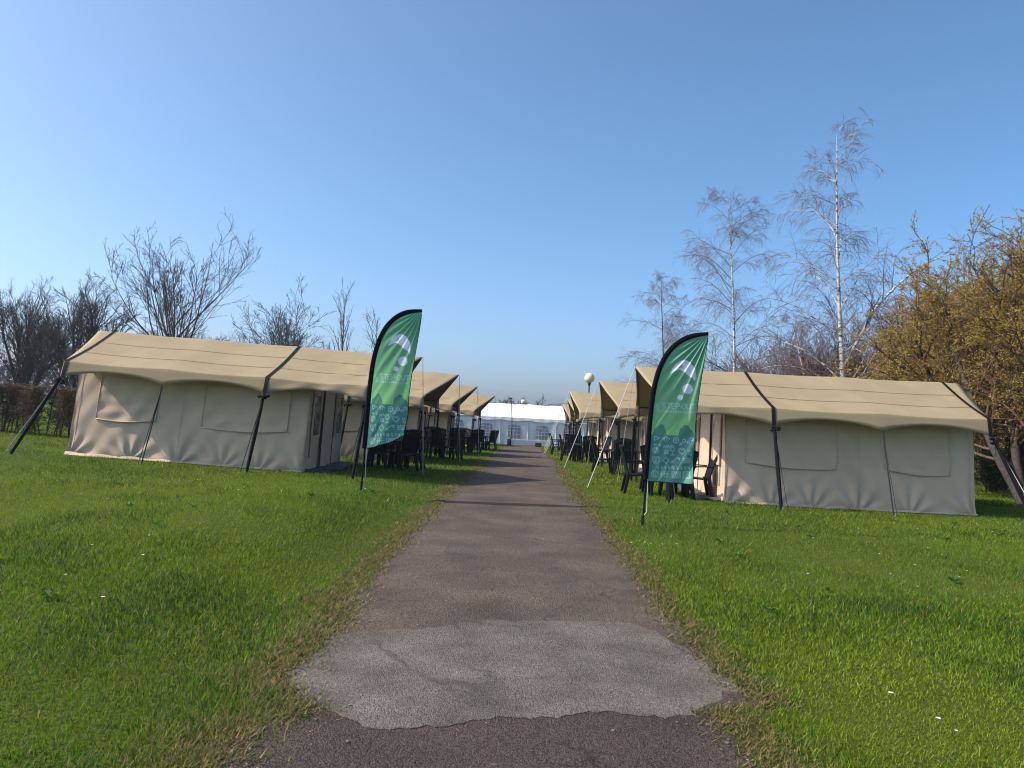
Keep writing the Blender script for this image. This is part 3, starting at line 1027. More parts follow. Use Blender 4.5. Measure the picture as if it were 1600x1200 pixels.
def make_table():
    r = empty('garden_table')
    n = 28
    mb = MB()
    prof = [(0, .70), (.40, .70), (.445, .695), (.455, .68), (.45, .655), (.43, .655), (.42, .675), (0, .675)]
    V, F = [], []
    for (rad, z) in prof:
        for i in range(n):
            a = 2 * math.pi * i / n
            # rounded square outline
            q = (abs(math.cos(a)) ** 3.5 + abs(math.sin(a)) ** 3.5) ** (-1 / 3.5)
            V.append((rad * q * math.cos(a), rad * q * math.sin(a), z))
    for j in range(len(prof) - 1):
        for i in range(n):
            F.append((j * n + i, j * n + (i + 1) % n, (j + 1) * n + (i + 1) % n, (j + 1) * n + i))
    mb.add(V, F)
    mb.build('table_top', M_plastic, r)
    for sx in (-1, 1):
        for sy in (-1, 1):
            mb = MB()
            mb.bar((sx * .33, sy * .33, .675), (sx * .38, sy * .38, -.015), .075, .06, .045, .04)
            mb.build('leg', M_plastic, r)
    return r


chair0, table0 = make_chair(), make_table()
used = {'c': False, 't': False}


def place(kind, x, y, rz, label, cat, grp):
    proto = chair0 if kind == 'c' else table0
    o = copy_tree(proto) if used[kind] else proto
    used[kind] = True
    o.location = (x, y, g(x, y))
    o.rotation_euler = (0, 0, rz)
    tag(o, label, cat, grp)


# x, y, turn of the set, phrase, seats by compass side of the table
SETS = [(3.12, 16.55, 5, 'first tent on the right', 'NSPT'), (3.02, 22.55, -8, 'second tent on the right', 'NSPT'),
        (2.45, 29.5, 10, 'third tent on the right', 'NSPT'), (2.35, 36.6, 0, 'fourth tent on the right', 'NSPT'), (2.5, 43.6, 6, 'last tent on the right', 'NP'),
        (-3.45, 19.75, -6, 'first tent on the left', 'NSPQ'), (-3.05, 26.3, 8, 'second tent on the left', 'NSPTQ'),
        (-2.65, 33.3, -5, 'third tent on the left', 'NSPTQ'), (-2.25, 40.2, 4, 'last tent on the left', 'NSPTQ')]
WORDS = {'N': 'camera side', 'S': 'far side', 'P': 'path side', 'T': 'tent side', 'Q': 'corner nearest camera'}
cr = random.Random(8)
for (x, y, tw, ph, seats) in SETS:
    sgn = 1 if x > 0 else -1
    place('t', x, y, R(tw), 'square black plastic table under the porch of the ' + ph, 'table', 'black plastic garden tables')
    for s_ in seats:
        dx, dy = {'N': (0, -1), 'S': (0, 1), 'P': (-sgn, 0), 'T': (sgn, 0), 'Q': (-sgn * .9, -.75)}[s_]
        dist = .62 + cr.uniform(-.03, .08)
        a = R(tw + cr.uniform(-10, 10))
        ddx, ddy = dx * math.cos(a) - dy * math.sin(a), dx * math.sin(a) + dy * math.cos(a)
        rz = math.atan2(ddy, ddx) - math.pi / 2
        place('c', x + ddx * dist, y + ddy * dist, rz, 'black plastic armchair, ' + WORDS[s_] + ' of the table at the ' + ph, 'chair', 'black plastic garden chairs')

# ------------------------------------------------------------------ white marquees
def make_marquee(x0, npan, y0, depth, wallh, ridge, pw=2.0):
    r = empty('marquee', (x0, y0, g(x0 + npan * pw / 2, y0)))
    Lm = npan * pw
    # roof with slight sag between hoops
    nx, nyr = npan * 12 + 1, 15
    xs, t = np.meshgrid(np.linspace(-.1, Lm + .1, nx), np.linspace(-1, 1, nyr), indexing='ij')
    z = wallh + (ridge - wallh) * (1 - np.abs(t)) - .05 * np.abs(np.sin(xs * math.pi / pw)) * (1 - np.abs(t)) + .012 * np.sin(xs * 8 + t * 5)
    y = depth / 2 + t * (depth / 2 + .08)
    mk('roof', np.stack([xs, y, z], -1).reshape(-1, 3), grid_faces(nx, nyr), M_white, r, True)
    # scalloped valance
    xv = np.linspace(-.1, Lm + .1, npan * 20 + 1)
    zb = wallh - .16 - .09 * np.abs(np.sin(xv * math.pi / pw))
    VV = np.stack([np.stack([xv, np.full_like(xv, -.085), np.full_like(xv, wallh + .005)], -1), np.stack([xv, -.10 + .01 * np.sin(xv * 9), zb], -1)], 1)
    mk('valance', VV.reshape(-1, 3), grid_faces(len(xv), 2)[:, ::-1], M_white, r)
    for k in range(npan):
        a, b = k * pw, (k + 1) * pw
        u, v = np.meshgrid(np.linspace(a + .03, b - .03, 22), np.linspace(-.02, wallh - .05, 12), indexing='ij')
        d = .02 * np.sin(u * 11 + k) * (1 - v / wallh) + .015 * np.sin(v * 7 + u * 4 + k * 2)
        p = mk('wall_panel', np.stack([u, d, v], -1).reshape(-1, 3), grid_faces(22, 12), M_whitewall, r, True)
        for c in (a + pw / 2,):
            mb = MB()
            w, z0, z1 = .44, .50, 1.44
            V = [(c - w, -.045, z0), (c + w, -.045, z0), (c + w, -.045, z1 - .15), (c + w * .7, -.045, z1 - .03), (c, -.045, z1), (c - w * .7, -.045, z1 - .03), (c - w, -.045, z1 - .15)]
            mb.add(V, [tuple(range(7))])
            wd = mb.build('window', M_pane, p)
            mb = MB()
            for q in (-.22, 0, .22): mb.box(c + q - .012, c + q + .012, -.062, -.048, z0, z1 - .04)
            for q in (.74, .98, 1.22): mb.box(c - w, c + w, -.064, -.050, q - .012, q + .012)
            mb.build('glazing_bars', M_white, wd)
    for k in range(npan + 1):
        mb = MB(); mb.tube([(k * pw, -.03, -.02), (k * pw, -.03, wallh)], .028, 6); mb.build('leg_pole', M_white, r)
    # end walls and back
    for xe in (0.0, Lm):
        mk('end_wall', [(xe, 0, -.02), (xe, depth, -.02), (xe, depth, wallh), (xe, depth / 2, ridge - .03), (xe, 0, wallh)], [(0, 1, 2, 3, 4)] if xe == 0 else [(4, 3, 2, 1, 0)], M_whitewall, r)
    mk('back_wall', [(0, depth, -.02), (Lm, depth, -.02), (Lm, depth, wallh), (0, depth, wallh)], [(0, 1, 2, 3)], M_whitewall, r)
    return r


m1 = make_marquee(-3.6, 6, 54.6, 5.0, 1.92, 2.95)
tag(m1, 'long white marquee with gridded windows closing the end of the path', 'marquee')
m2 = make_marquee(-9.2, 3, 48.4, 3.6, 1.95, 2.75)
tag(m2, 'smaller white party tent behind the last tent on the left', 'marquee')

# low pale bench and dark crates before the marquee
bn = empty('bench', (-.72, 52.6, g(0, 52.6)))
mb = MB(); mb.box(0, 3.0, -.16, .16, .36, .41); mb.build('seat', M_bench, bn)
mb = MB(); mb.box(.05, 2.95, -.17, -.145, .08, .355); mb.build('front_board', M_bench, bn)
for xx in (.15, 1.5, 2.85):
    mb = MB(); mb.bar((xx, -.08, .36), (xx, -.12, -.02), .05, .05); mb.bar((xx, .1, .36), (xx, .12, -.02), .05, .05); mb.build('leg', M_bench, bn)
tag(bn, 'low pale grey bench standing in front of the white marquee', 'bench')


def crate(x, y, w, h, lab):
    r = empty('crate', (x, y, g(x, y)), (0, 0, R(7)))
    for k in range(3):
        z0 = h * (.04 + k * .33)
        mb = MB()
        mb.box(-w / 2, w / 2, -.15, -.13, z0, z0 + h * .26); mb.box(-w / 2, w / 2, .13, .15, z0, z0 + h * .26)
        mb.box(-w / 2, -w / 2 + .02, -.13, .13, z0, z0 + h * .26); mb.box(w / 2 - .02, w / 2, -.13, .13, z0, z0 + h * .26)
        mb.build('slat_ring', M_plastic, r)
    mb = MB(); mb.box(-w / 2 + .02, w / 2 - .02, -.13, .13, 0, .02); mb.build('base', M_plastic, r)
    for a in (-1, 1):
        for b in (-1, 1):
            mb = MB(); mb.box(a * (w / 2 - .035) - .012, a * (w / 2 - .035) + .012, b * .115 - .012, b * .115 + .012, .02, h); mb.build('corner_post', M_plastic, r)
    tag(r, lab, 'crate', 'dark crates before the marquee')


crate(1.12, 51.6, .40, .26, 'small dark crate standing in front of the pale bench')
crate(-.86, 52.2, .26, .42, 'narrow dark crate at the left end of the pale bench')


# ------------------------------------------------------------------ lamps and post
def lamp(x, y, h, rad, lab):
    r = empty('globe_lamp', (x, y, g(x, y)))
    mb = MB(); mb.tube([(0, 0, -.05), (0, 0, .6), (0, 0, h - rad - .05)], [.055, .045, .035], 10); mb.build('post', M_lamppost, r, True)
    mb = MB(); mb.tube([(0, 0, h - rad - .12), (0, 0, h - rad + .03)], [.05, .09], 12); mb.build('collar', M_lamppost, r, True)
    mb = MB(); mb.ball((0, 0, h), rad, 24, 16); mb.build('globe', M_globe, r, True)
    tag(r, lab, 'lamp', 'globe street lamps')


lamp(2.98, 35.3, 3.36 + .31, .235, 'cream globe lamp above the third tent on the right')
lamp(-.05, 80, 2.75 + .9, .24, 'far cream globe lamp rising behind the white marquee')
pr = empty('slim_post', (-.78, 53.6, g(-.78, 53.6)))
mb = MB(); mb.tube([(0, 0, -.05), (.02, 0, 1.6), (-.06, 0, 2.6), (-.14, 0, 3.2)], [.035, .03, .025, .02], 6); mb.build('pole', M_lamppost, pr, True)
mb = MB(); mb.box(-.26, -.04, -.08, .08, 3.18, 3.30); mb.build('head', M_lamppost, pr)
tag(pr, 'slim dark post standing before the left part of the marquee', 'post')

# ------------------------------------------------------------------ trees
def grow(seed, base, levels, lean=(0, 0, 1), extra=None):
    """levels: dicts; returns list of (P, rad) per level"""
    rg = rs(seed)
    out = []
    L0 = levels[0]
    nst = L0.get('n', 1)
    start = np.repeat(np.array([base], float), nst, 0)
    if nst > 1:
        start[:, :2] += rg.normal(0, L0.get('spreadbase', .25), (nst, 2))
    dirs = np.repeat(np.array([lean], float), nst, 0) + rg.normal(0, L0.get('splay', .0), (nst, 3)) * np.array([1, 1, .2])
    dirs /= np.linalg.norm(dirs, axis=1, keepdims=True)
    length = L0['len'] * (1 + rg.uniform(-L0.get('lvar', .1), L0.get('lvar', .1), nst))
    rad = np.full(nst, L0['rad'])
    for li, L in enumerate(levels):
        S = L['S']
        B = len(start)
        P = np.zeros((B, S + 1, 3))
        P[:, 0] = start
        d = dirs.copy()
        D = np.zeros((B, S + 1, 3))
        D[:, 0] = d
        for k in range(1, S + 1):
            f = k / S
            d = d + rg.normal(0, L.get('jit', .1), (B, 3))
            d[:, 2] += L.get('up', 0) + L.get('droop', 0) * f
            d /= np.linalg.norm(d, axis=1, keepdims=True)
            P[:, k] = P[:, k - 1] + d * (length / S)[:, None]
            D[:, k] = d
        taper = np.linspace(1, L.get('tip', .25), S + 1)[None]
        RR = np.maximum(rad[:, None] * taper, L.get('rmin', .004))
        out.append((P, RR))
        if li + 1 == len(levels): break
        N = levels[li + 1]
        nc = N['n']
        par = np.repeat(np.arange(B), nc)
        t = rg.uniform(N.get('t0', .2), N.get('t1', 1), len(par))
        if N.get('even'):
            t = np.tile(np.linspace(N.get('t0', .2), N.get('t1', 1), nc), B) + rg.uniform(-.02, .02, len(par))
            t = np.clip(t, 0, 1)
        fi = t * S
        i0 = np.clip(fi.astype(int), 0, S - 1)
        fr = (fi - i0)[:, None]
        start = P[par, i0] * (1 - fr) + P[par, i0 + 1] * fr
        tan = D[par, np.minimum(i0 + 1, S)]
        rnd = rg.normal(0, 1, (len(par), 3))
        perp = rnd - tan * (rnd * tan).sum(1, keepdims=True)
        perp /= np.linalg.norm(perp, axis=1, keepdims=True) + 1e-9
        ang = np.radians(rg.uniform(*N['ang'], len(par)))[:, None]
        dirs = tan * np.cos(ang) + perp * np.sin(ang)
        length = length[par] * N['ratio'] * (1 - N.get('fall', .5) * t) * rg.uniform(.7, 1.25, len(par))
        rad = np.minimum(RR[par, i0] * .75, RR[par, 0] * N.get('rr', .5)) * rg.uniform(.75, 1, len(par))
        if extra and li == 0:
            for (te, de, le, re_) in extra:
                i = int(te * S)
                start = np.vstack([start, P[0, i:i + 1]])
                dirs = np.vstack([dirs, np.array([de]) / np.linalg.norm(de)])
                length = np.append(length, le)
                rad = np.append(rad, re_)
    return out


def join(parts, ns):
    VS, FS, b = [], [], 0
    for (P, RR), n in zip(parts, ns):
        V, F = tubes(P, RR, n)
        VS.append(V); FS.append(F + b); b += len(V)
    return np.concatenate(VS), np.concatenate(FS)


def tree(name, label, seed, x, y, levels, mats, split=1, extra=None, group=None, cat='tree', lean=(0, 0, 1), leaves=None, limbmat=None):
    z = g(x, y)
    root = empty(name, (x, y, z))
    br = grow(seed, (0, 0, -.08), levels, lean, extra)
    V, F = join(br[:split], [9] + [6] * 6)
    mk('trunk', V, F, mats[0], root, True)
    rest = br[split:]
    if limbmat:
        V, F = join(rest[:1], [5]); mk('limbs', V, F, limbmat, root, True); rest = rest[1:]
    V, F = join(rest, [4] + [3] * 6)
    mk('crown', V, F, mats[1], root, False)
    if leaves:
        n, size, lm, lv = leaves
        rg = rs(seed + 99)
        P = br[lv][0]
        bi = rg.randint(0, P.shape[0], n)
        ti = rg.uniform(.1, 1, n) * (P.shape[1] - 1)
        i0 = np.clip(ti.astype(int), 0, P.shape[1] - 2)
        fr = (ti - i0)[:, None]
        c = P[bi, i0] * (1 - fr) + P[bi, i0 + 1] * fr + rg.normal(0, .03, (n, 3))
        a = rg.normal(0, 1, (n, 3)); a /= np.linalg.norm(a, axis=1, keepdims=True)
        b = np.cross(a, rg.normal(0, 1, (n, 3))); b /= np.linalg.norm(b, axis=1, keepdims=True)
        s1 = size * rg.uniform(.6, 1.4, (n, 1))
        s2 = s1 * .5
        Q = np.stack([c - a * s1, c + b * s2, c + a * s1, c - b * s2], 1).reshape(-1, 3)
        mk('leaves', Q, np.arange(n * 4).reshape(-1, 4), lm, root)
    tag(root, label, cat, group)
    return root


def birch(h, n1=38, n2=13, n3=9, rad=None):
    return [dict(len=h * 1.04, rad=rad or h * .0105, S=22, jit=.010, tip=.05),
            dict(n=n1, even=True, t0=.10, t1=.98, ang=(38, 66), ratio=.38, fall=.74, rr=.21, S=10, jit=.06, up=.05, droop=-.26, tip=.2, rmin=.009),
            dict(n=n2, t0=.12, t1=1, ang=(25, 75), ratio=.46, fall=.45, rr=.34, S=5, jit=.13, droop=-.26, rmin=.005),
            dict(n=n3, t0=.15, t1=1, ang=(20, 65), ratio=.62, fall=.3, rr=.5, S=3, jit=.16, droop=-.42, rmin=.0034)]


tree('birch_tree', 'tallest white-stemmed bare birch behind the near tent on the right', 31, 12.55, 30, birch(14.2, 40, 12, 8, .13), (M_birch, M_twigpurple), 1,
     extra=[(.36, (.42, -.1, 1), 6.4, .075), (.24, (-.80, -.2, .65), 4.0, .04), (.2, (.95, .1, .35), 3.4, .035), (.30, (-.7, .2, .8), 3.8, .04), (.17, (.9, -.3, .3), 3.0, .03), (.42, (-.8, .1, .5), 3.4, .035)],
     group='bare birches behind the right tents', limbmat=M_birch)
tree('birch_tree', 'middle-sized bare birch left of the tallest, above the right flag', 32, 10.5, 38, birch(12.4, 44, 13, 9, .11), (M_birch, M_twigpurple), 1, group='bare birches behind the right tents')
tree('birch_tree', 'smallest bare birch, leftmost of those behind the right tents', 33, 8.85, 48, birch(10.2, 46, 13, 10, .09), (M_barkbrown, M_twigpurple), 1, group='bare birches behind the right tents')
tree('birch_tree', 'leaning thin birch with a forked stem left of the tallest birch', 34, 12.6, 31.5, birch(7.0, 26, 10, 8, .06), (M_birch, M_twigpurple), 1, group='bare birches behind the right tents', lean=(-.28, 0, 1))


def vase(h, trunk, n1, n2, n3, rad, ang1=(18, 55), ratio1=1.5, n4=4):
    return [dict(len=trunk, rad=rad, S=5, jit=.03, tip=.7),
            dict(n=n1, t0=.45, t1=1, ang=ang1, ratio=ratio1, fall=.1, rr=.36, S=9, jit=.055, up=.05, tip=.12),
            dict(n=n2, t0=.12, t1=.95, ang=(18, 42), ratio=.52, fall=.5, rr=.5, S=6, jit=.07, up=.05, rmin=.009),
            dict(n=n3, t0=.15, t1=1, ang=(18, 48), ratio=.5, fall=.4, rr=.5, S=4, jit=.1, up=.03, rmin=.007),
            dict(n=n4, t0=.2, t1=1, ang=(20, 50), ratio=.5, fall=.3, rr=.5, S=3, jit=.12, rmin=.0055)]


tree('bare_tree', 'wide bare tree with open forked branches behind the near left tent', 41, -13.7, 30, vase(8.6, 3.9, 14, 8, 5, .14, (6, 50), 1.42, 3), (M_barkdark, M_twigdark), 1, group='bare trees beyond the left tents')
tree('bare_tree', 'small bare tree standing right of the wide bare tree', 42, -12.2, 38, vase(7, 3.4, 12, 9, 6, .10, (8, 48), 1.35), (M_barkdark, M_twigdark), 1, group='bare trees beyond the left tents')


def dense(h, n0=5, rad=.13):
    return [dict(n=n0, len=h * .58, lvar=.12, rad=rad, S=6, jit=.05, splay=.22, spreadbase=.06, tip=.4, up=.01),
            dict(n=13, t0=.22, t1=1, ang=(12, 45), ratio=.70, fall=.3, rr=.4, S=6, jit=.07, up=.06, tip=.25),
            dict(n=10, t0=.12, t1=1, ang=(15, 50), ratio=.46, fall=.35, rr=.45, S=4, jit=.1, up=.06, rmin=.010),
            dict(n=9, t0=.12, t1=1, ang=(15, 50), ratio=.5, fall=.3, rr=.5, S=3, jit=.12, up=.05, rmin=.007)]


tree('dense_tree', 'dense round-crowned bare tree beside the tent end, above the hedge', 51, -26.6, 45, dense(8.2, 5), (M_barkdark, M_twigdark), 1, group='dense bare trees at the left edge')
tree('dense_tree', 'dense bare tree cut by the left edge of the picture', 52, -30.5, 46, dense(8.4, 6), (M_barkdark, M_twigdark), 1, group='dense bare trees at the left edge')
tree('dense_tree', 'low bare thicket between the dense trees and the wide bare tree', 53, -21.2, 48, dense(6.6, 6, .09), (M_barkdark, M_twigbrown), 1, group='dense bare trees at the left edge')

shrub_specs = [(-15.6, 34, 4.9, 'brown twiggy bush rising over the roof left of the wide bare tree'), (-13.4, 40, 5.1, 'brown twiggy bush between the wide and the small bare tree'), (-11.3, 41.5, 4.7, 'brown twiggy bush at the foot of the small bare tree')]


def twiggy(h, n0=9, rad=.05, rmin=.007):
    return [dict(n=n0, len=h * .62, lvar=.25, rad=rad, S=5, jit=.06, splay=.34, spreadbase=.07, tip=.4, up=.02),
            dict(n=10, t0=.1, t1=1, ang=(12, 42), ratio=.6, fall=.3, rr=.5, S=4, jit=.09, up=.06, rmin=rmin),
            dict(n=7, t0=.15, t1=1, ang=(15, 48), ratio=.5, fall=.3, rr=.55, S=3, jit=.1, up=.05, rmin=rmin * .8),
            dict(n=6, t0=.2, t1=1, ang=(15, 48), ratio=.55, fall=.3, rr=.6, S=2, jit=.1, rmin=rmin * .7)]


for i, (x, y, h, lab) in enumerate(shrub_specs):
    tree('bare_bush', lab, 60 + i, x, y, twiggy(h), (M_barkbrown, M_twiggrey), 1, cat='bush', group='bare bushes behind the left tents')


def poplar(h):
    return [dict(len=h, rad=.09, S=10, jit=.02, tip=.1),
            dict(n=26, even=True, t0=.12, t1=.96, ang=(12, 26), ratio=.32, fall=.5, rr=.4, S=5, jit=.07, up=.10, rmin=.012),
            dict(n=8, t0=.2, t1=1, ang=(15, 40), ratio=.36, fall=.3, rr=.5, S=3, jit=.1, up=.08, rmin=.009)]


tree('poplar_tree', 'slender upright poplar peeking over the left roof near the flag', 71, -12.1, 50, poplar(8.3), (M_barkbrown, M_twiggrey), 1, group='upright trees over the left roof')
tree('poplar_tree', 'short upright poplar just left of the slender one', 72, -13.2, 51, poplar(5.5), (M_barkbrown, M_twiggrey), 1, group='upright trees over the left roof')
tree('poplar_tree', 'pale bare tree half hidden by the left flag', 73, -10.0, 51, [dict(len=7.6, rad=.09, S=10, jit=.02, tip=.1)] + [
    dict(n=24, even=True, t0=.2, t1=.96, ang=(25, 50), ratio=.32, fall=.5, rr=.4, S=5, jit=.07, up=.06, rmin=.012), dict(n=8, t0=.2, t1=1, ang=(15, 45), ratio=.42, fall=.3, rr=.5, S=3, jit=.1, rmin=.009)], (M_barkbrown, M_twiggrey), 1, group='upright trees over the left roof')
tree('bare_bush', 'low grey bush between the poplars and the left flag', 74, -11.1, 50.5, twiggy(5.4, 8), (M_barkbrown, M_twiggrey), 1, cat='bush', group='bare bushes behind the left tents')

# right-hand thicket
thick = [(16.6, 36, 8.4, 'red-brown bare thicket right of the tallest birch stem'), (19.3, 37, 10.2, 'tall brown thicket behind the yellow tree'), (14.6, 38, 6.6, 'low red-brown thicket at the foot of the tallest birch'),
         (18.0, 33, 7.8, 'brown bare thicket over the right end of the near roof'), (12.9, 40, 7.0, 'purple-brown bare bush between the two taller birches'), (21.5, 33, 9.0, 'dark bare thicket at the right behind the yellow tree'), (15.6, 42, 9.0, 'far bare thicket showing between the birch limbs')]
for i, (x, y, h, lab) in enumerate(thick):
    tree('bare_thicket', lab, 80 + i, x, y, twiggy(h, 12, .06, .011), (M_barkbrown, M_twigbrown if i != 4 else M_twigpurple), 1, cat='thicket', group='bare thickets behind the right tents')

# yellow catkin tree leaning over the right tent
yl = [dict(n=8, len=5.7, lvar=.15, rad=.13, S=8, jit=.05, splay=.36, spreadbase=.08, tip=.4, up=.02),
      dict(n=11, t0=.22, t1=1, ang=(20, 60), ratio=.60, fall=.25, rr=.45, S=6, jit=.09, up=.02, rmin=.012),
      dict(n=11, t0=.10, t1=1, ang=(20, 65), ratio=.52, fall=.3, rr=.5, S=4, jit=.12, droop=-.04, rmin=.008),
      dict(n=5, t0=.15, t1=1, ang=(20, 60), ratio=.55, fall=.3, rr=.5, S=3, jit=.15, droop=-.1, rmin=.005)]
tree('catkin_tree', 'bushy tree covered in yellow-brown catkins leaning over the right tent end', 91, 12.35, 18.8, yl, (M_barkdark, M_twigbrown), 1, leaves=(120000, .024, M_catkin, 3), lean=(.06, 0, 1), group='yellow catkin trees')
tree('catkin_tree', 'second yellow-brown catkin tree behind the right tent roof', 92, 15.3, 24.8, yl, (M_barkdark, M_twigbrown), 1, leaves=(120000, .030, M_catkin, 3), lean=(-.05, 0, 1.05), group='yellow catkin trees')

# green and dark shrubs beyond the right tent end
def shrub(name, label, seed, x, y, h, mats, leaves=None):
    return tree(name, label, seed, x, y, twiggy(h, 10, .02, .004), mats, 1, cat='shrub', leaves=leaves, group='shrubs beyond the right tent end')


shrub('leafy_shrub', 'green leafy shrub beyond the right tent end', 101, 14.2, 23.2, 1.5, (M_barkbrown, M_twigdark), (9000, .03, M_greenleaf, 3))
shrub('leafy_shrub', 'dark green shrub at the right edge behind the trunk', 102, 16.4, 25.0, 1.8, (M_barkbrown, M_twigdark), (9000, .03, M_greenleaf, 3))
shrub('dark_shrub', 'dark twiggy shrub standing against the right tent end', 103, 10.75, 19.4, 1.5, (M_barkdark, M_twigdark), (2500, .025, M_greenleaf, 3))

# trees beyond the marquee
far_t = [(-1.8, 110, 4.6, 'tiny distant tree above the left part of the marquee'), (2.0, 118, 5.0, 'tiny distant trees above the middle of the marquee'), (3.6, 122, 4.2, 'tiny distant tree right of the middle of the marquee'), (5.2, 126, 4.4, 'tiny distant tree above the right end of the marquee'), (-4.6, 105, 4.2, 'tiny distant tree beside the last left tent'), (0.3, 130, 3.6, 'tiny distant bush beside the far globe lamp')]
for i, (x, y, h, lab) in enumerate(far_t):
    tree('distant_tree', lab, 110 + i, x, y, twiggy(h, 7, .07, .022), (M_barkdark, M_twiggrey), 1, group='distant trees beyond the marquee')

# clipped hedge on the left: upright stems with a denser top
def hedge(label, xa, xb, y0, h):
    n = int((xb - xa) / .09)
    rg = rs(int(abs(xa * 7)))
    root = empty('hedge', (xa, y0, g(xa, y0)))
    sx = np.linspace(0, xb - xa, n) + rg.normal(0, .03, n)
    sy = rg.normal(0, .16, n)
    base = np.stack([sx, sy, gz(xa + sx, y0 + sy) - g(xa, y0) - .05], -1)
    S = 5
    P = np.zeros((n, S + 1, 3)); P[:, 0] = base
    d = np.repeat(np.array([[0, 0, 1.]]), n, 0) + rg.normal(0, .08, (n, 3))
    for k in range(1, S + 1):
        d = d + rg.normal(0, .07, (n, 3)); d /= np.linalg.norm(d, axis=1, keepdims=True)
        P[:, k] = P[:, k - 1] + d * (h / S)
    V, F = tubes(P, np.repeat(np.linspace(.018, .008, S + 1)[None], n, 0), 4)
    mk('stems', V, F, M_hedgebark, root)
    m = n * 130
    bi = rg.randint(0, n, m)
    t = rg.beta(2.2, 1.1, m) * S
    i0 = np.clip(t.astype(int), 0, S - 1); fr = (t - i0)[:, None]
    st = P[bi, i0] * (1 - fr) + P[bi, i0 + 1] * fr
    dd = rg.normal(0, 1, (m, 3)) * np.array([1, .9, .6]) + np.array([0, 0, .35]); dd /= np.linalg.norm(dd, axis=1, keepdims=True)
    ln = rg.uniform(.12, .34, m)[:, None]
    Q = np.stack([st, st + dd * ln * .55, st + dd * ln + np.array([0, 0, .03])], 1)
    Q[:, :, 2] = np.minimum(Q[:, :, 2], (gz(xa + Q[:, :, 0], y0) - g(xa, y0)) + h + rg.uniform(-.04, .05, (m, 1)))
    V, F = tubes(Q, np.repeat(np.array([[.008, .006, .005]]), m, 0), 3)
    mk('twigs', V, F, M_hedgetwig, root)
    # dry leaves that stayed on
    k = 7000
    bi = rg.randint(0, m, k)
    c = Q[bi, 1] + rg.normal(0, .03, (k, 3))
    a = rg.normal(0, 1, (k, 3)); a /= np.linalg.norm(a, axis=1, keepdims=True)
    b = np.cross(a, rg.normal(0, 1, (k, 3))); b /= np.linalg.norm(b, axis=1, keepdims=True)
    Qd = np.stack([c - a * .03, c + b * .017, c + a * .03, c - b * .017], 1).reshape(-1, 3)
    mk('dry_leaves', Qd, np.arange(k * 4).reshape(-1, 4), M_dry, root)
    tag(root, label, 'hedge')


M_dry = leafmat('dry_leaves', (.15, .095, .05), (.09, .06, .035), (.2, .12, .06))
hedge('clipped brown hedge of bare stems at the left edge', -17.5, -10.6, 20.6, 1.32)

# far-off wood beyond the hedge
rg = rs(77)
m = 26000
fx = rg.uniform(-120, 140, m)
fy = rg.uniform(120, 150, m) + np.abs(fx) * .15
hh = 3.2 + 2.2 * np.abs(np.sin(fx * .06 + 1)) + 1.6 * np.abs(np.sin(fx * .23))
hh = hh * np.where((fx > -22) & (fx < 20), .34, 1.0)
fz = rg.uniform(0, 1, m) ** .7 * hh
cen = np.stack([fx, fy, gz(fx, fy) + fz], -1)
a = rg.normal(0, 1, (m, 3)); a /= np.linalg.norm(a, axis=1, keepdims=True)
b = np.cross(a, rg.normal(0, 1, (m, 3))); b /= np.linalg.norm(b, axis=1, keepdims=True)
s_ = rg.uniform(.25, .7, (m, 1))
Q = np.stack([cen - a * s_, cen + b * s_ * .45, cen + a * s_, cen - b * s_ * .45], 1).reshape(-1, 3)
wood = mk('far_wood', Q, np.arange(m * 4).reshape(-1, 4), plain('far_wood_twigs', (.06, .05, .045), .95, var=.4, scale=.1, spec=0))
tag(wood, 'dark far-off wood beyond the fields', 'wood', kind='stuff')

# ------------------------------------------------------------------ thin spring haze
hz = MB().box(-520, 520, -15, 1000, -6.5, 34).build('haze', None)
hm = bpy.data.materials.new('haze_air')
hm.use_nodes = True
hm.node_tree.nodes.clear()
ho = hm.node_tree.nodes.new('ShaderNodeOutputMaterial')
hv = hm.node_tree.nodes.new('ShaderNodeVolumePrincipled')
hv.inputs['Color'].default_value = (.82, .90, 1, 1)
hv.inputs['Density'].default_value = .00045
hv.inputs['Anisotropy'].default_value = .3
hm.node_tree.links.new(hv.outputs[0], ho.inputs['Volume'])
hz.data.materials.append(hm)
tag(hz, 'thin pale haze hanging in the air over the site', 'haze', kind='stuff')

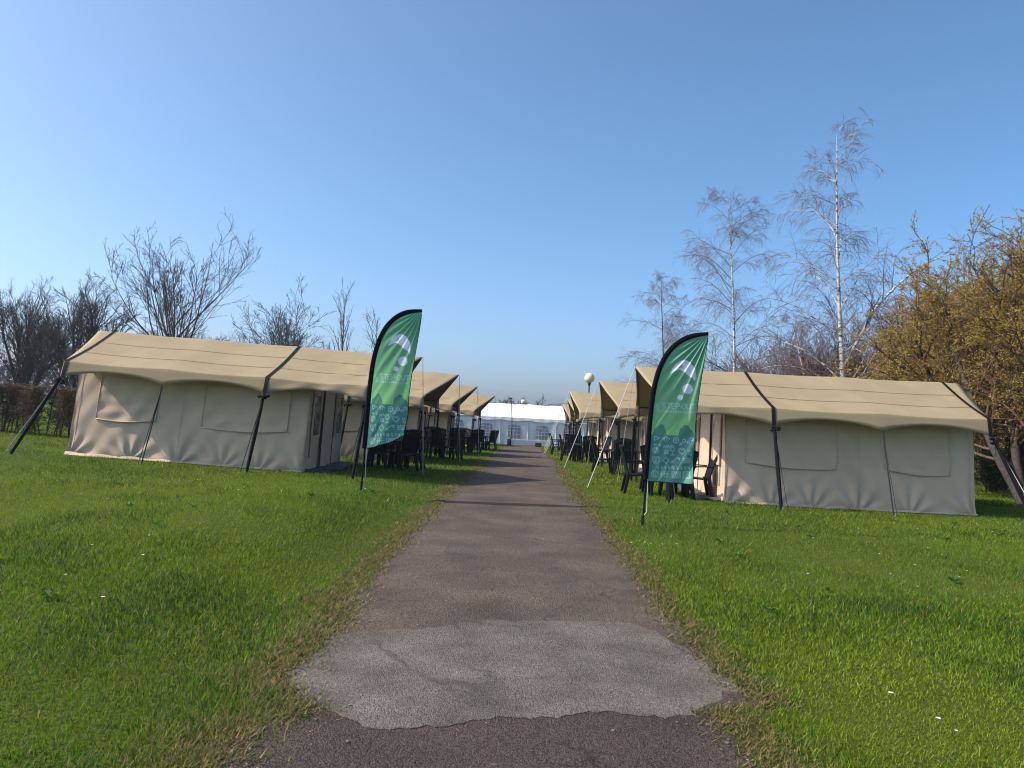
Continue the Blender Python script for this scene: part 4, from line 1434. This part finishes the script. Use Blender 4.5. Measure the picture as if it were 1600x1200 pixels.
# ------------------------------------------------------------------ grass, daisies, pebbles
def grass_zone(seed, y0, y1, dens, hmin, hmax, width, segs, margin):
    rg = rs(seed)
    xm = 0.74 * y1 + margin
    n = int((y1 - y0) * 2 * xm * dens)
    x = rg.uniform(-xm, xm, n)
    y = rg.uniform(y0, y1, n)
    keep = np.abs(x + .01 * y) < .74 * y + margin
    pl, prr = path_left(y), path_right(y)
    dl, dr = pl - x, x - prr                    # distance outside each edge
    e = np.maximum(dl, dr)
    edge_noise = .05 * np.sin(x * 23 + y * 17) + .05 * np.sin(y * 41 - x * 13)
    keep &= (e > -.07 + edge_noise * 1.1)
    keep &= (rg.uniform(0, 1, n) < np.clip(.28 + (e + edge_noise + .03) / .22, 0.10, 1))
    for tx, ty, _, _ in TR:
        keep &= ~((x > tx) & (x < tx + 5.0) & (np.abs(y - ty) < 1.62))
    for tx, ty, _, _ in TL:
        keep &= ~((x < tx) & (x > tx - 5.0) & (np.abs(y - ty) < 1.62))
    x, y, e = x[keep], y[keep], e[keep]
    n = len(x)
    patchy = .65 * wob(x * 2.3 + 9, y * 2.3) + .55 * wob(x * 6.1, y * 7.3 + 2)          # tufts and thin spots
    patch2 = wob(x * .8 + 3, y * .9 + 7)
    h = .82 * rg.uniform(hmin, hmax, n) * (1 + .5 * np.clip(patchy, -1, 1)) * np.where(rg.uniform(0, 1, n) < .02, 1.7, 1) * np.clip(.45 + e / .35, .45, 1)
    z = gz(x, y) - .008
    base = np.stack([x, y, z], -1)
    az = rg.uniform(0, 2 * math.pi, n)
    side = np.stack([np.cos(az), np.sin(az), np.zeros(n)], -1)
    la = rg.uniform(0, 2 * math.pi, n)
    lean = rg.uniform(.15, .95, n) * h
    tipv = np.stack([np.cos(la) * lean, np.sin(la) * lean, h], -1)
    w = width * rg.uniform(.6, 1.3, n)[:, None]
    if segs == 2:
        mid = base + tipv * np.array([.38, .38, .58])
        Vv = np.stack([base - side * w * .5, base + side * w * .5, mid + side * w * .42, mid - side * w * .42, base + tipv], 1)
        i = np.arange(n)[:, None] * 5
        F = np.concatenate([i + np.array([[0, 1, 2]]), i + np.array([[0, 2, 3]]), i + np.array([[3, 2, 4]])], 0)
        k = 5
    else:
        Vv = np.stack([base - side * w * .5, base + side * w * .5, base + tipv], 1)
        F = np.arange(n * 3).reshape(-1, 3)
        k = 3
    c1, c2, c3, dry = np.array([.112, .210, .005]), np.array([.205, .280, .012]), np.array([.040, .095, .010]), np.array([.34, .27, .09])
    t = np.clip(.48 + .55 * patch2 + rg.normal(0, .2, n), 0, 1)[:, None]
    C = c1 * (1 - t) + c2 * t
    dk = (rg.uniform(0, 1, n) < np.clip(.15 + .55 * patchy, 0, .75))[:, None]
    C = np.where(dk, c3, C)
    fr_ = np.where(x < 0, .20 + .16 * np.clip(wob(x * 1.7, y * 2.9), -.6, 1), .13 + .1 * np.clip(wob(x * 1.7 + 4, y * 2.9), -.6, 1))
    dryp = np.clip(.05 + .75 * np.exp(-np.clip(e, 0, 9) / fr_) + .14 * np.clip(-patch2, 0, 1), 0, .85)
    dm = (rg.uniform(0, 1, n) < dryp)[:, None]
    C = np.where(dm, dry * rg.uniform(.6, 1.1, (n, 1)), C)
    C = C * rg.uniform(.75, 1.2, (n, 1))
    CC = np.repeat(C[:, None, :], k, 1)
    return Vv.reshape(-1, 3), F, CC.reshape(-1, 3)


zones = [(201, 2.2, 4.6, 5200, .022, .058, .0042, 2, 1.2), (202, 4.6, 7.5, 3400, .022, .058, .0062, 2, 1.2), (203, 7.5, 11.5, 2000, .024, .058, .0085, 1, 1.4),
         (204, 11.5, 18, 900, .026, .062, .013, 1, 1.6), (205, 18, 30, 300, .03, .07, .022, 1, 2.0), (206, 30, 54, 70, .04, .08, .045, 1, 2.0)]
def edge_thatch(seed, n):
    rg = rs(seed)
    y = 2.4 + 22 * rg.uniform(0, 1, n) ** 1.9
    left = rg.uniform(0, 1, n) < .55
    off = rg.normal(.10, .11, n)
    off = np.where(left, off * (1.1 + .5 * wob(y * 2, y)), off * (.8 + .4 * wob(y * 2 + 5, y)))
    x = np.where(left, path_left(y) - off, path_right(y) + off)
    h = rg.uniform(.008, .035, n)
    la = rg.uniform(0, 2 * math.pi, n)
    ln = rg.uniform(.02, .06, n)
    base = np.stack([x, y, gz(x, y) + .003], -1)
    tipv = np.stack([np.cos(la) * ln, np.sin(la) * ln, h], -1)
    az = la + math.pi / 2
    side = np.stack([np.cos(az), np.sin(az), np.zeros(n)], -1) * (.0022 + .0005 * y)[:, None]
    Vv = np.stack([base - side, base + side, base + tipv], 1)
    c = np.where((rg.uniform(0, 1, n) < .62)[:, None], np.array([.30, .225, .085]), np.array([.10, .15, .02])) * rg.uniform(.45, 1.15, (n, 1))
    return Vv.reshape(-1, 3), np.arange(n * 3).reshape(-1, 3), np.repeat(c[:, None], 3, 1).reshape(-1, 3)


def weeds(seed, n):
    rg = rs(seed)
    cx = rg.uniform(-9, 9, n); cy = 2.8 + 13 * rg.uniform(0, 1, n) ** 1.3
    ok = (cx < path_left(cy) - .2) | (cx > path_right(cy) + .2)
    cx, cy = cx[ok], cy[ok]
    VV, CC = [], []
    for x, y in zip(cx, cy):
        z = g(x, y)
        for k in range(rg.randint(6, 12)):
            a = rg.uniform(0, 6.28); l = rg.uniform(.035, .085); w = l * .28
            d = np.array([math.cos(a), math.sin(a), 0]); q = np.array([-d[1], d[0], 0])
            b0 = np.array([x, y, z + .012]); up = np.array([0, 0, rg.uniform(.015, .05)])
            mid = b0 + d * l * .55 + up; tp = b0 + d * l + up * .8
            VV += [b0, mid + q * w, tp, b0, tp, mid - q * w]
            CC += [np.array([.085, .17, .02]) * rg.uniform(.7, 1.3)] * 6
    return np.array(VV), np.arange(len(VV)).reshape(-1, 3), np.array(CC)


def litter(seed, n):
    rg = rs(seed)
    y = 2.6 + 12 * rg.uniform(0, 1, n) ** 1.4
    x = rg.uniform(-1, 1, n) * (.8 * y + 1)
    on = (x > path_left(y)) & (x < path_right(y))
    z = gz(x, y) + np.where(on, .012, rg.uniform(.02, .04, n))
    c = np.stack([x, y, z], -1)
    a = rg.normal(0, 1, (n, 3)) * np.array([1, 1, .35]); a /= np.linalg.norm(a, axis=1, keepdims=True)
    b_ = np.cross(a, np.array([[0, 0, 1.]])) + rg.normal(0, .2, (n, 3)) * np.array([1, 1, .5])
    s1 = rg.uniform(.008, .022, (n, 1))
    Vv = np.stack([c - a * s1, c + b_ * s1 * .5, c + a * s1, c - a * s1, c + a * s1, c - b_ * s1 * .5], 1)
    cc = np.array([.24, .155, .08]) * rg.uniform(.4, 1.3, (n, 1))
    return Vv.reshape(-1, 3), np.arange(n * 6).reshape(-1, 3), np.repeat(cc[:, None], 6, 1).reshape(-1, 3)


VS, FS, CS, b = [], [], [], 0
for V, F, C in (edge_thatch(401, 52000), weeds(402, 60)):
    VS.append(V); FS.append(F + b); CS.append(C); b += len(V)
for zn in zones:
    V, F, C = grass_zone(*zn)
    VS.append(V); FS.append(F + b); CS.append(C); b += len(V)
V, F, C = np.concatenate(VS), np.concatenate(FS), np.concatenate(CS)
me = bpy.data.meshes.new('grass')
me.vertices.add(len(V)); me.vertices.foreach_set('co', V.astype(np.float32).ravel())
me.loops.add(len(F) * 3); me.loops.foreach_set('vertex_index', F.astype(np.int32).ravel())
me.polygons.add(len(F)); me.polygons.foreach_set('loop_start', np.arange(0, len(F) * 3, 3, dtype=np.int32))
me.update(calc_edges=True)
ca = me.color_attributes.new('tint', 'FLOAT_COLOR', 'POINT')
ca.data.foreach_set('color', np.concatenate([C, np.ones((len(C), 1))], 1).astype(np.float32).ravel())
me.materials.append(M_blade)
gr = link('grass', me)
tag(gr, 'short green grass of the lawn on both sides of the path', 'grass', kind='stuff')
print('grass tris', len(F))

V, F, C = litter(403, 420)
lt = mk('leaf_litter', V, F, M_blade)
ca = lt.data.color_attributes.new('tint', 'FLOAT_COLOR', 'POINT')
ca.data.foreach_set('color', np.concatenate([C, np.ones((len(C), 1))], 1).astype(np.float32).ravel())
tag(lt, 'scraps of dead leaf scattered over lawn and path', 'leaves', kind='stuff')

# daisies
rg = rs(301)
mb = MB()
for cx, cy, n, sp in ((8.5, 12.8, 26, .9), (4.2, 8.5, 9, 2.0), (2.1, 4.6, 3, .6), (-4.5, 11.5, 16, 2.2), (-2.6, 13.5, 6, .6), (1.75, 9.7, 8, .25), (-3.2, 6.5, 5, 1.2), (6.5, 9.5, 10, 1.5), (-6.5, 14.5, 12, 1.0)):
    for k in range(n):
        x, y = cx + rg.normal(0, sp), cy + rg.normal(0, sp * .6)
        if path_left(y) - .1 < x < path_right(y) + .1: continue
        z = g(x, y) + rg.uniform(.035, .06)
        r_ = rg.uniform(.009, .015)
        for q in range(8):
            a0 = q * math.pi / 4
            mb.add([(x, y, z), (x + r_ * math.cos(a0 - .3), y + r_ * math.sin(a0 - .3), z + .004), (x + r_ * math.cos(a0 + .3), y + r_ * math.sin(a0 + .3), z + .004)], [(0, 1, 2)])
ds = mb.build('daisies', plain('daisy_petals', (.8, .8, .77), .6))
tag(ds, 'tiny white daisies scattered over the lawn', 'flowers', kind='stuff')

# loose stones and bits along the path edge
mb = MB()
pr_ = random.Random(9)
for k in range(420):
    y = 2.6 + 11 * pr_.random() ** 1.8
    sd = pr_.random()
    if sd < .45: x = float(path_left(y)) + abs(pr_.gauss(0, .12))
    elif sd < .9: x = float(path_right(y)) - abs(pr_.gauss(0, .10))
    else: x = pr_.uniform(float(path_left(y)), float(path_right(y)))
    r_ = pr_.uniform(.003, .009)
    mb.ball((x, y, g(x, y) + .010 + r_ * .3), r_, 5, 3, (1.2, 1, .7), pr_)
st = mb.build('loose_stones', plain('stone_chips', (.30, .25, .20), .8, c2=(.12, .10, .08), scale=30))
tag(st, 'loose stone chips along the edges of the path', 'stones', kind='stuff')
